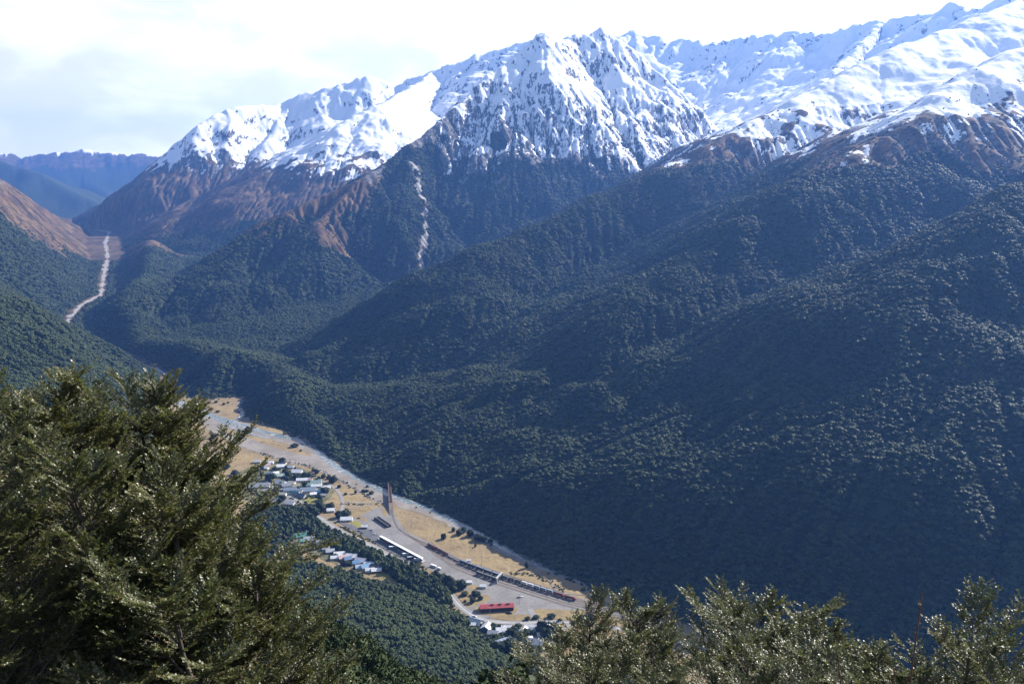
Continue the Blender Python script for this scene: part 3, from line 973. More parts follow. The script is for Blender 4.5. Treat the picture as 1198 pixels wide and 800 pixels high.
patch('village_forecourt', [(296, 567), (304, 563), (318, 566), (322, 573), (312, 577), (300, 575)], M_YARD, 0.09, 0.6)
patch('village_forecourt', [(335, 576), (342, 578), (346, 585), (338, 588), (333, 582)], M_YARD, 0.09, 0.6)
patch('lawn', [(355, 585), (363, 581), (372, 584), (368, 588), (358, 589)], M_LAWN, 0.09, 0.8)
patch('lawn', [(366, 609), (373, 606), (380, 612), (387, 619), (380, 618), (372, 612)], M_LAWN, 0.09, 0.8)
patch('lawn', [(411, 610), (418, 609), (424, 614), (420, 617), (413, 614)], M_LAWN, 0.105, 0.8)
patch('lawn', [(438, 671), (452, 664), (465, 672), (455, 678)], M_LAWN, 0.09, 0.8)
patch('lawn', [(321, 579), (327, 577), (329, 582), (323, 584)], M_LAWN, 0.09, 0.8)
patch('lawn', [(410, 658), (420, 657), (424, 662), (414, 664)], M_LAWN, 0.09, 0.8)
patch('lawn', [(625, 753), (636, 748), (640, 756), (630, 762)], M_LAWN, 0.09, 0.8)
patch('gravel_bank', [(395, 660), (402, 655), (412, 659), (406, 664)], M_YARD, 0.08, 0.8)

MAIN = [(455, 566), (456.5, 580), (457.5, 592), (459, 601), (462, 611), (468, 619.5), (482, 628), (498, 636), (524, 650.5), (538, 657.5), (558, 665.5), (586, 675.5), (610, 683), (647, 694.5), (674, 702.5), (705, 710), (738, 717), (800, 733)]
MAINP = spline([FL(*p) for p in MAIN], 4.0)


def offset_line(P, off):
    T = np.gradient(P, axis=0)
    T /= np.linalg.norm(T, axis=1)[:, None]
    return P + np.stack([T[:, 1], -T[:, 0]], 1) * off[:, None]


def railway_track(off, s0, s1):
    S = np.concatenate([[0], np.cumsum(np.linalg.norm(np.diff(MAINP, axis=0), axis=1))])
    k = (S >= s0) & (S <= s1)
    P, s = MAINP[k], S[k]
    o = off * sst(s, s0, s0 + 90) * (1 - sst(s, s1 - 60, s1)) if off else np.zeros(len(s))
    P = offset_line(P, o)
    vs, fs, n = [], [], 0
    for w, d, lat in ((2.7, 0.14 + abs(off) * 0.002, 0.0), (0.14, 0.30, -0.75), (0.14, 0.30, 0.75)):
        v, f = sweep(offset_line(P, np.full(len(P), lat)) if lat else P, w, d)
        vs.append(v)
        fs += [(tuple(i + n for i in q), 0 if lat == 0 else 1) for q in f]
        n += len(v)
    me = bpy.data.meshes.new('railway_track')
    me.from_pydata(np.concatenate(vs).tolist(), [], [q for q, _ in fs])
    me.materials.append(M_BALL)
    me.materials.append(M_STEEL)
    me.polygons.foreach_set('material_index', [i for _, i in fs])
    link('railway_track', me, kind='structure')
    return P


TRACKS = {}
for _off, _a, _b in ((0, 0, 9999), (-4.6, 215, 640), (5.0, 175, 690), (10.0, 205, 640), (15.5, 240, 600), (-9.4, 270, 500)):
    TRACKS[_off] = railway_track(_off, _a, _b)

# ------------------------------------------------------------------ small builders
def mesh_boxes(name, boxes, mat, parent=None, bevel=0.0):
    """boxes: (cx, cy, cz, sx, sy, sz[, rot about z[, tilt about y]]) joined into one mesh"""
    import bmesh
    from mathutils import Matrix
    bm = bmesh.new()
    for b in boxes:
        M = Matrix.Translation(b[:3])
        if len(b) > 6:
            M = M @ Matrix.Rotation(b[6], 4, 'Z')
        if len(b) > 7:
            M = M @ Matrix.Rotation(b[7], 4, 'Y')
        M = M @ Matrix.Diagonal((b[3], b[4], b[5], 1))
        bmesh.ops.create_cube(bm, size=1.0, matrix=M)
    if bevel:
        bmesh.ops.bevel(bm, geom=list(bm.edges), offset=bevel, segments=2, affect='EDGES')
    me = bpy.data.meshes.new(name)
    bm.to_mesh(me)
    bm.free()
    me.materials.append(mat)
    return link(name, me, parent)


def mesh_raw(name, v, f, mat, parent=None):
    me = bpy.data.meshes.new(name)
    me.from_pydata(v, [], f)
    me.materials.append(mat)
    me.update()
    return link(name, me, parent)


def cyl(name, c, r, L, axis, mat, parent=None, r2=None, seg=12):
    import bmesh
    from mathutils import Matrix
    bm = bmesh.new()
    bmesh.ops.create_cone(bm, cap_ends=True, segments=seg, radius1=r, radius2=r if r2 is None else r2, depth=L)
    rot = {'z': Matrix(), 'y': Matrix.Rotation(R(90), 4, 'X'), 'x': Matrix.Rotation(R(90), 4, 'Y')}[axis]
    bmesh.ops.transform(bm, matrix=Matrix.Translation(c) @ rot, verts=bm.verts)
    me = bpy.data.meshes.new(name)
    bm.to_mesh(me)
    bm.free()
    me.materials.append(mat)
    return link(name, me, parent)


def thing(name, label, cat, loc, rz=0.0, group=None):
    o = link(name, None, label=label, category=cat)
    o.location = loc
    o.rotation_euler = (0, 0, rz)
    o.empty_display_size = 0.5
    if group:
        o['group'] = group
    return o


def dup(root, loc, rz, label, group=None, scale=1.0):
    r = root.copy()
    COL.objects.link(r)
    r.location = loc
    r.rotation_euler = (0, 0, rz)
    r.scale = (scale, scale, scale) if not hasattr(scale, '__len__') else scale
    r['label'] = label
    if group:
        r['group'] = group
    for ch in root.children:
        c = ch.copy()
        COL.objects.link(c)
        c.parent = r
        for g in ch.children:
            d = g.copy()
            COL.objects.link(d)
            d.parent = c
    return r


def at(px, py):
    x, y = FL(px, py)
    return (x, y, gz(x, y))


_pal = {}


def paint(col, rough=0.5, metal=0.0, var=0.12):
    k = (tuple(col), rough, metal)
    if k not in _pal:
        _pal[k] = flat_mat('paint', col, rough, metal, var, 0.8)
    return _pal[k]


GLASS = flat_mat('window_glass', (0.03, 0.04, 0.05), 0.1, 0.0, 0.1, 1.0, 0.6)
TYRE = flat_mat('tyre_rubber', (0.02, 0.02, 0.02), 0.8)
DARK = flat_mat('dark_iron', (0.035, 0.033, 0.032), 0.6)
CONC = flat_mat('concrete', (0.32, 0.31, 0.29), 0.85)
TIMB = flat_mat('dark_timber', (0.05, 0.03, 0.022), 0.8)

# ------------------------------------------------------------------ railway bridge
def bridge():
    a, b = np.array(at(457.2, 591)[:2]), np.array(at(455.4, 566.5)[:2])
    d = b - a
    L = float(np.hypot(*d))
    t = thing('railway_bridge', 'rust brown girder railway bridge crossing the river to the dark hillside', 'bridge', (a[0], a[1], 0), math.atan2(d[1], d[0]))
    rust = paint((0.16, 0.085, 0.06), 0.8)
    mesh_boxes('deck', [(L / 2, 0, 5.2, L, 4.2, 0.5)], rust, t)
    for sgn in (-1, 1):
        g = mesh_boxes('girder', [(L / 2, sgn * 2.1, 4.7, L + 1, 0.35, 2.4)], DARK if sgn > 0 else rust, t)  # left girder coloured dark: shade of the side turned from the sun
        mesh_boxes('stiffener', [(x, sgn * 2.33, 4.7, 0.18, 0.16, 2.2) for x in np.arange(1.5, L, 3.0)] + [(L / 2, sgn * 2.34, 5.8, L, 0.22, 0.2)], rust, g)  # upright stiffener bars and a top flange on each girder
    for x in np.linspace(0.12, 0.88, 4) * L:
        p = mesh_boxes('pier', [(x, 0, 1.9, 1.8, 5.4, 3.0)], CONC, t, 0.15)
    mesh_boxes('sleeper', [(x, 0, 5.5, 0.25, 2.6, 0.14) for x in np.arange(0.5, L, 0.75)], TIMB, t)
    for sgn in (-1, 1):
        mesh_boxes('rail', [(L / 2, sgn * 0.75, 5.64, L, 0.08, 0.14)], M_STEEL, t)
    # the line runs off the bridge on a low bank
    p = mesh_boxes('ramp', [(-18, 0, 2.35, 38, 6.0, 0.5, 0, -0.125), (-2.0, 0, 2.3, 4.0, 5.6, 4.4)], M_BALL, t)


bridge()

# ------------------------------------------------------------------ red-roofed goods shed
def goods_shed():
    c = at(581, 712.6)
    t = thing('goods_shed', 'long dark goods shed with a bright red roof beside the road', 'shed', c, R(6.5))
    L, D, H, RH = 36.0, 9.6, 4.5, 1.8
    wall = flat_mat('maroon_boards', (0.045, 0.022, 0.024), 0.8, 0, 0.3, 0.5)
    red = flat_mat('red_roof_iron', (0.31, 0.062, 0.065), 0.45, 0, 0.15, 0.3)
    x, y = L / 2, D / 2
    v = [(-x, -y, 0), (x, -y, 0), (x, y, 0), (-x, y, 0), (-x, -y, H), (x, -y, H), (x, y, H), (-x, y, H), (-x, 0, H + RH), (x, 0, H + RH)]
    f = [(0, 1, 5, 4), (1, 2, 6, 9, 5), (2, 3, 7, 6), (3, 0, 4, 8, 7)]
    w = mesh_raw('wall', v, f, wall, t)
    mesh_boxes('batten', [(xx, -y - 0.06, H / 2, 0.16, 0.1, H) for xx in np.arange(-x + 1, x, 2.05)], TIMB, w)
    o, sl = 0.7, math.atan2(RH, y)
    rv, rf = [], []
    for sgn in (-1, 1):
        k = len(rv)
        e = (y + o)
        ze = H + RH - e * RH / y
        rv += [(-x - o, 0, H + RH + 0.18), (x + o, 0, H + RH + 0.18), (x + o, sgn * e, ze + 0.18), (-x - o, sgn * e, ze + 0.18), (-x - o, 0, H + RH), (x + o, 0, H + RH), (x + o, sgn * e, ze), (-x - o, sgn * e, ze)]
        rf += [tuple(k + i for i in q) for q in ((0, 1, 2, 3), (7, 6, 5, 4), (3, 2, 6, 7), (0, 3, 7, 4), (1, 5, 6, 2))]
    r = mesh_raw('roof', rv, rf, red, t)
    for xx in (-x * 0.28, x * 0.2, x * 0.7):
        mesh_boxes('roof_vent', [(xx, -0.7, H + RH + 0.35, 3.4, 1.2, 0.7)], DARK, r)
    for xx in (-12, -2, 8):
        mesh_boxes('sliding_door', [(xx, -y - 0.12, 1.9, 3.6, 0.12, 3.8)], DARK, t)
    mesh_boxes('loading_platform', [(0, y + 1.4, 0.5, L, 2.8, 1.0)], CONC, t)


goods_shed()

# ------------------------------------------------------------------ station canopy
def canopy():
    a, b = np.array(at(445, 630.5)[:2]), np.array(at(494.5, 657)[:2])
    d = b - a
    L = float(np.hypot(*d))
    t = thing('station_canopy', 'long narrow pale roof over the station platform beside the car park', 'platform roof', (a[0], a[1], 0), math.atan2(d[1], d[0]))
    white = paint((0.62, 0.63, 0.64), 0.4)
    mesh_boxes('platform', [(L / 2, 0.4, 0.45, L + 6, 6.4, 0.9)], CONC, t)
    mesh_boxes('roof', [(L / 2, -0.1, 4.75, L, 4.2, 0.22)], white, t, 0.03)
    mesh_boxes('back_wall', [(L / 2, -1.6, 2.6, L - 1, 0.2, 3.4)], TIMB, t)
    for x in np.arange(2, L, 6.5):
        mesh_boxes('post', [(x, 1.3, 2.75, 0.2, 0.2, 3.75)], white, t)
    c = at(453, 635.3)
    h = thing('station_building', 'low brown timber building against the station platform', 'building', c, math.atan2(d[1], d[0]))
    mesh_boxes('wall', [(0, 0, 1.6, 12, 4.0, 3.2)], paint((0.16, 0.075, 0.045), 0.8), h)
    mesh_raw('roof', [(-6.6, -2.6, 3.2), (6.6, -2.6, 3.2), (6.6, 0, 4.4), (-6.6, 0, 4.4), (6.6, 2.6, 3.2), (-6.6, 2.6, 3.2)], [(0, 1, 2, 3), (3, 2, 4, 5), (0, 3, 5), (1, 4, 2)], paint((0.26, 0.12, 0.07), 0.7), h)
    for x in (-4, -1.3, 1.3, 4):
        mesh_boxes('window', [(x, -2.02, 1.8, 1.2, 0.06, 1.1)], GLASS, h)


canopy()

# ------------------------------------------------------------------ trains
def wheelset(parent, L):
    for sx in (-1, 1):
        bg = mesh_boxes('bogie', [(sx * L * 0.32, 0, 0.62, 2.6, 1.9, 0.45)], DARK, parent)
        for dx in (-0.9, 0.9):
            cyl('wheel', (sx * L * 0.32 + dx, 0, 0.45), 0.45, 1.75, 'y', DARK, bg, None, 14)


def loco(col, label):
    t = thing('locomotive', label, 'locomotive', (0, 0, 0), 0, 'locomotives in the railway yard')
    L = 14.6
    m, roofm = paint(col, 0.5), paint((0.13, 0.12, 0.12), 0.6)
    mesh_boxes('frame', [(0, 0, 1.05, L, 2.5, 0.4)], DARK, t)
    mesh_boxes('body', [(-1.6, 0, 2.35, L - 4.6, 1.9, 2.2)], m, t, 0.08)
    mesh_boxes('nose', [(L / 2 - 0.9, 0, 1.95, 1.5, 1.9, 1.4)], m, t, 0.1)
    cb = mesh_boxes('cab', [(L / 2 - 2.8, 0, 2.55, 2.3, 2.6, 2.6)], m, t, 0.08)
    mesh_boxes('window', [(L / 2 - 2.8, 0, 3.25, 1.6, 2.64, 0.7), (L / 2 - 2.8, 0, 3.25, 2.34, 1.9, 0.7)], GLASS, cb)
    mesh_boxes('roof', [(-1.6, 0, 3.5, L - 5, 1.5, 0.16), (L / 2 - 2.8, 0, 3.9, 2.5, 2.5, 0.12)], roofm, t)
    wheelset(t, L)
    return t


def wagon(kind, col, label, L=13.0):
    t = thing('freight_wagon', label, 'wagon', (0, 0, 0), 0, 'wagons standing in the railway yard')
    m = paint(col, 0.6)
    mesh_boxes('frame', [(0, 0, 1.05, L - 0.4, 2.4, 0.35)], DARK, t)
    if kind == 'flat':
        mesh_boxes('deck', [(0, 0, 1.32, L - 0.4, 2.5, 0.18)], m, t)
    elif kind == 'box':
        b = mesh_boxes('body', [(0, 0, 2.5, L - 0.6, 2.6, 2.5)], m, t, 0.05)
        mesh_boxes('rib', [(x, 0, 2.5, 0.12, 2.74, 2.4) for x in np.arange(-L / 2 + 1, L / 2 - 0.5, 1.5)], m, b)
        mesh_boxes('roof', [(0, 0, 3.84, L - 0.5, 2.3, 0.18)], paint([min(0.6, c * 0.6 + 0.10) for c in col], 0.5), t, 0.04)
    elif kind == 'open':
        for q in (-1, 1):
            mesh_boxes('side', [(0, q * 1.2, 2.0, L - 0.6, 0.14, 1.5)], m, t)
            mesh_boxes('end', [(q * (L / 2 - 0.4), 0, 2.0, 0.14, 2.26, 1.5)], m, t)
        mesh_boxes('floor', [(0, 0, 1.36, L - 0.9, 2.2, 0.2)], DARK, t)
    elif kind == 'hopper':
        x, y = L / 2 - 0.3, 1.32
        v = [(-x, -y, 3.9), (x, -y, 3.9), (x, y, 3.9), (-x, y, 3.9), (-x, -y, 2.0), (x, -y, 2.0), (x, y, 2.0), (-x, y, 2.0), (-x * 0.7, -0.7, 1.2), (x * 0.7, -0.7, 1.2), (x * 0.7, 0.7, 1.2), (-x * 0.7, 0.7, 1.2)]
        b = mesh_raw('hopper', v, [(0, 4, 5, 1), (1, 5, 6, 2), (2, 6, 7, 3), (3, 7, 4, 0), (4, 8, 9, 5), (5, 9, 10, 6), (6, 10, 11, 7), (7, 11, 8, 4), (8, 11, 10, 9)], m, t)
        mesh_boxes('rib', [(xx, 0, 2.95, 0.12, 2.8, 1.9) for xx in np.arange(-x + 1.5, x - 1, 2.0)], m, b)
        mesh_boxes('lid', [(0, 0, 3.98, L - 0.5, 2.75, 0.14)], paint((0.15, 0.17, 0.20), 0.6), t)
    wheelset(t, L)
    return t


def on_track(o, P, s):
    S = np.concatenate([[0], np.cumsum(np.linalg.norm(np.diff(P, axis=0), axis=1))])
    x, y = np.interp(s, S, P[:, 0]), np.interp(s, S, P[:, 1])
    x2, y2 = np.interp(s + 3, S, P[:, 0]), np.interp(s + 3, S, P[:, 1])
    o.location = (x, y, 0.30)
    o.rotation_euler = (0, 0, math.atan2(y2 - y, x2 - x))


def track_s(P, px, py):
    q = FL(px, py)
    S = np.concatenate([[0], np.cumsum(np.linalg.norm(np.diff(P, axis=0), axis=1))])
    return float(S[int(np.argmin(np.hypot(P[:, 0] - q[0], P[:, 1] - q[1])))])


def run(P, start, end, items, n=None):
    """wagons nose to tail along a track between two points of it"""
    a, b = track_s(P, *start), track_s(P, *end)
    n = n or len(items)
    proto = {}
    for i, (kind, col, lab) in enumerate(items):
        s = a + (b - a) * (i + 0.5) / n
        L = (b - a) / n - 0.9
        key = (kind, tuple(col), round(L, 1))
        if kind == 'loco':
            o = loco(col, lab)
        elif key in proto:
            o = dup(proto[key], (0, 0, 0), 0, lab)
        else:
            o = proto[key] = wagon(kind, col, lab, L)
        on_track(o, P, s)


ORANGE, BROWN, NAVY, WHITE, GREYB, RED = (0.42, 0.13, 0.04), (0.15, 0.055, 0.035), (0.03, 0.05, 0.085), (0.6, 0.6, 0.6), (0.26, 0.30, 0.35), (0.33, 0.045, 0.035)
P0, P1 = TRACKS[0], TRACKS[10.0]
run(P0, (500, 638), (524, 651), [('loco', ORANGE, 'orange locomotive at the upper end of the wagon train near the bridge')] + [('open', BROWN, 'open rusty brown wagon, %s behind the orange locomotive' % w) for w in ('first', 'second', 'third')])
run(P0, (525, 651.5), (538, 657.5), [('flat', (0.10, 0.10, 0.11), 'empty flat wagon between rusty wagons and dark blue hoppers, nearer the %s' % w) for w in ('rusty wagons', 'dark blue hoppers')])
run(P0, (538.5, 658), (586, 676), [('hopper', NAVY, 'dark blue hopper wagon, %s in the row counted from the empty flat wagons' % w) for w in ('first', 'second', 'third', 'fourth', 'fifth')])
run(P0, (587, 676.3), (609.5, 683.3), [('open', (0.06, 0.075, 0.09), 'dark open wagon %s' % w) for w in ('next to the last blue hopper', 'between two other dark open wagons', 'next to the white box wagons')])
run(P0, (610, 683.5), (623.5, 687.5), [('box', WHITE, 'white box wagon %s' % w) for w in ('beside the dark open wagons', 'beside the pale blue grey box wagons')])
run(P0, (624, 687.7), (647.5, 695), [('box', GREYB, 'pale blue grey box wagon %s' % w) for w in ('beside the white box wagons', 'between two others of its colour', 'beside the red locomotives')])
run(P0, (648.5, 695.2), (674, 703), [('loco', RED, 'red locomotive coupled to the pale blue grey box wagons'), ('loco', RED, 'red locomotive at the lower end of the long train')])
run(P1, (556, 671), (583, 680), [('box', (0.035, 0.05, 0.045), 'dark green box wagon on the short siding, %s' % w) for w in ('nearest the village end', 'in the middle of three', 'beside the footbridge')])


def footbridge():
    c = np.array(at(584.5, 678.5))
    t = thing('footbridge', 'grey steel crossing bridge over the sidings at the hoppers end', 'footbridge', c, R(68))
    g = paint((0.35, 0.36, 0.38), 0.6)
    mesh_boxes('deck', [(0, 0, 6.2, 18, 2.0, 0.3)], g, t)
    for q in (-1, 1):
        mesh_boxes('railing', [(0, q * 0.95, 6.9, 18, 0.1, 1.0)], g, t)
    for x in (-8.4, 8.4):
        mesh_boxes('tower', [(x, 0, 3.05, 1.0, 1.8, 6.1)], g, t)


footbridge()

# ------------------------------------------------------------------ lamp posts of the yard
def lamp_post():
    t = thing('yard_lamp', 'tall', 'lamp post', (0, 0, 0), 0, 'tall lamp posts round the railway yard')
    g = paint((0.30, 0.31, 0.32), 0.5)
    cyl('pole', (0, 0, 6.0), 0.20, 12.0, 'z', g, t, 0.12, 8)
    mesh_boxes('lamp_head', [(0, 0, 12.1, 2.4, 0.45, 0.25)], g, t)
    cyl('base', (0, 0, 0.3), 0.4, 0.6, 'z', CONC, t)
    return t


_lp = lamp_post()
for _i, (_p, _l) in enumerate((((563.5, 660.5), 'tall grey lamp post on the gold grass side of the dark blue hoppers'), ((525.5, 668), 'tall grey lamp post on the gravel beside the small grove of trees'), ((563.2, 686.5), 'tall grey lamp post by the white hut on the gravel yard'),
                               ((481, 616), 'tall grey lamp post in the gold grass just below the bridge'), ((472.5, 620), 'tall grey lamp post at the inside of the railway curve below the bridge'), ((655.5, 692.5), 'tall grey lamp post behind the pale blue grey box wagons'),
                               ((513.5, 713.5), 'tall grey pole at the edge of the near forest above the road'), ((573.3, 722), 'tall grey pole on the grass strip in front of the red-roofed shed'), ((607.5, 706), 'tall grey lamp post behind the right end of the red-roofed shed'))):
    if _i == 0:
        _lp.location, _lp['label'] = at(*_p), _l
    else:
        dup(_lp, at(*_p), 0.5 * _i, _l)

# ------------------------------------------------------------------ cars, buses, huts
def car(col, label):
    t = thing('parked_car', label, 'car', (0, 0, 0), 0, 'cars and vans parked in the valley')
    mesh_boxes('body', [(0, 0, 0.68, 4.4, 1.78, 0.62)], paint(col, 0.3), t, 0.12)
    cb = mesh_raw('cabin', [(-1.5, -.8, .95), (1.0, -.8, .95), (1.0, .8, .95), (-1.5, .8, .95), (-1.1, -.65, 1.5), (0.4, -.65, 1.5), (0.4, .65, 1.5), (-1.1, .65, 1.5)], [(0, 1, 5, 4), (1, 2, 6, 5), (2, 3, 7, 6), (3, 0, 4, 7)], GLASS, t)
    mesh_boxes('roof', [(-0.35, 0, 1.5, 1.5, 1.32, 0.06)], paint(col, 0.3), cb)
    for x in (-1.4, 1.4):
        for y in (-0.82, 0.82):
            cyl('wheel', (x, y, 0.33), 0.33, 0.22, 'y', TYRE, t)
    return t


def coach(col, roofc, label, L=11.0):
    t = thing('coach', label, 'bus', (0, 0, 0), 0, 'coaches parked beside the station')
    mesh_boxes('body', [(0, 0, 1.75, L, 2.5, 2.7)], paint(col, 0.35), t, 0.12)
    mesh_boxes('roof', [(0, 0, 3.16, L - 0.3, 2.3, 0.14)], paint(roofc, 0.35), t, 0.05)
    mesh_boxes('window', [(0, 0, 2.2, L - 0.8, 2.56, 0.85), (0, 0, 2.1, L + 0.06, 2.0, 1.2)], GLASS, t)
    for x in (-L * 0.3, L * 0.3):
        for y in (-1.1, 1.1):
            cyl('wheel', (x, y, 0.48), 0.48, 0.3, 'y', TYRE, t)
    return t


for (px, py, ang, c, rc, L, lab) in ((460, 641.5, 5, (0.12, 0.24, 0.20), (0.72, 0.72, 0.72), 11, 'green sided coach with a white roof by the brown station building'),
                                     (475.5, 649.5, 8, (0.60, 0.62, 0.66), (0.74, 0.74, 0.74), 10, 'white coach between the parked white car and the dark coach'),
                                     (481.5, 653.5, 12, (0.03, 0.035, 0.05), (0.45, 0.45, 0.47), 11, 'dark coach parked between two white coaches'),
                                     (489.5, 656.0, -14, (0.62, 0.62, 0.62), (0.74, 0.74, 0.74), 11, 'white coach at the end of the platform roof')):
    o = coach(c, rc, lab, L)
    o.location, o.rotation_euler = at(px, py), (0, 0, R(ang))
for (px, py, ang, c, lab) in ((468, 644.3, 20, (0.65, 0.65, 0.65), 'small white car right of the green coach'), (472.5, 646.5, 15, (0.68, 0.68, 0.70), 'white van sized car beside the white coach'),
                              (434.5, 620.3, 30, (0.06, 0.20, 0.50), 'bright blue car at the top of the car park'), (437.5, 625, 10, (0.60, 0.61, 0.64), 'silver car below the bright blue car'),
                              (423.5, 623.5, -30, (0.05, 0.055, 0.09), 'dark blue car against the hedge in the car park'), (420.3, 621.3, -30, (0.08, 0.06, 0.06), 'dark red car against the hedge in the car park'),
                              (419.5, 606.3, 0, (0.05, 0.06, 0.12), 'single navy car on the pale gravel above the car park'), (555, 721, -20, (0.7, 0.7, 0.7), 'white car driving on the road bend left of the red-roofed shed'),
                              (594.3, 717.0, 10, (0.02, 0.02, 0.022), 'black car in front of the red-roofed shed, nearer its middle'), (596.6, 717.6, 10, (0.025, 0.025, 0.03), 'black car in front of the red-roofed shed, nearer its right corner'),
                              (610.2, 698.5, 35, (0.68, 0.68, 0.68), 'white pickup on the open gravel behind the red-roofed shed'), (607, 698.8, 20, (0.15, 0.16, 0.19), 'grey car beside the white pickup on the open gravel'),
                              (627.5, 755.2, 15, (0.7, 0.7, 0.7), 'white car on the lawn below the large grey house'), (622.5, 741.5, 60, (0.30, 0.30, 0.42), 'lilac car on the drive below the long white house'),
                              (312, 548.0, 10, (0.65, 0.6, 0.6), 'pale car near the uppermost white cottages'), (318, 572, 30, (0.55, 0.55, 0.57), 'silver car on the village forecourt by the big grey lodge'),
                              (340, 582.5, 60, (0.6, 0.6, 0.6), 'white car on the grey lot in the lower village'), (404, 655, 10, (0.4, 0.15, 0.14), 'faded red car beside the pink house'), (446, 660.2, 0, (0.65, 0.65, 0.67), 'white car at the lane above the olive lawn')):
    o = car(c, lab)
    o.location, o.rotation_euler = at(px, py), (0, 0, R(ang))


def caravan(label, L, px, py, ang):
    t = thing('white_container', label, 'container', at(px, py), R(ang), 'white containers beside the grove')
    mesh_boxes('body', [(0, 0, 1.45, L, 2.4, 2.5)], paint((0.66, 0.66, 0.66), 0.4), t, 0.08)
    mesh_boxes('roof', [(0, 0, 2.74, L - 0.2, 2.3, 0.1)], paint((0.74, 0.74, 0.74), 0.4), t)
    mesh_boxes('door', [(L / 2 + 0.02, 0, 1.4, 0.06, 1.9, 2.1)], paint((0.4, 0.4, 0.42), 0.5), t)


caravan('longer white container beside the grove and the gravel yard', 9, 507.5, 663, -38)
caravan('shorter white container at the upper edge of the grove', 5, 514, 666, -38)


def loading_ramp(lab, px, py, ang):
    t = thing('black_loading_ramp', lab, 'ramp', at(px, py), R(ang))  # solid black loading ramp between two side walls
    x, y = 19.0, 3.0
    mesh_boxes('ramp', [(0, 0, 1.0, 38, 5.6, 2.0)], DARK, t)
    for q in (-1, 1):
        mesh_boxes('wall', [(0, q * 2.95, 1.5, 38.4, 0.25, 3.0)], DARK, t)


_a, _b = np.array(at(438, 605)), np.array(at(457, 618))
loading_ramp('long black loading ramp on the pale gravel below the bridge', 447.5, 611.5, math.degrees(math.atan2(_b[1] - _a[1], _b[0] - _a[0])))

# ------------------------------------------------------------------ houses
_hr = np.random.RandomState(5)


def house(px, py, w, d, ang, roofc, wallc, label, cat='house', h=2.7, name='house'):
    w, d = w * 1.15, d * 1.15
    t = thing(name, label, cat, at(px, py), R(ang), 'houses of the valley village')
    x, y, rh = w / 2, d / 2, 0.30 * d
    wm, rm = paint(wallc, 0.7), paint(roofc, 0.45, 0.0, 0.2)
    v = [(-x, -y, 0), (x, -y, 0), (x, y, 0), (-x, y, 0), (-x, -y, h), (x, -y, h), (x, y, h), (-x, y, h), (-x, 0, h + rh), (x, 0, h + rh)]
    wl = mesh_raw('wall', v, [(0, 1, 5, 4), (1, 2, 6, 9, 5), (2, 3, 7, 6), (3, 0, 4, 8, 7)], wm, t)
    o, e = 0.5, y + 0.6
    ze = h + rh - e * rh / y
    rv = [(-x - o, 0, h + rh + .12), (x + o, 0, h + rh + .12), (x + o, -e, ze + .12), (-x - o, -e, ze + .12), (x + o, e, ze + .12), (-x - o, e, ze + .12)]
    rv += [(a, b, c - 0.14) for a, b, c in rv]
    rf = [(0, 3, 2, 1), (0, 1, 4, 5), (6, 7, 8, 9), (7, 6, 11, 10), (3, 9, 8, 2), (5, 4, 10, 11), (0, 6, 9, 3), (0, 5, 11, 6), (1, 2, 8, 7), (1, 7, 10, 4)]
    rf_o = mesh_raw('roof', rv, rf, rm, t)
    if _hr.rand() < 0.5:
        mesh_boxes('chimney', [(x * 0.4, y * 0.25, h + rh + 0.3, 0.7, 0.7, 1.3)], CONC, rf_o)
    for xx in np.arange(-x + 1.8, x - 1, 3.6):
        mesh_boxes('window', [(xx, -y - 0.02, 1.55, 1.3, 0.06, 1.0)], GLASS, wl)
    mesh_boxes('door', [(x * 0.15 + 1.4, -y - 0.03, 1.0, 0.9, 0.07, 2.0)], paint((0.12, 0.10, 0.09), 0.6), wl)
    return t


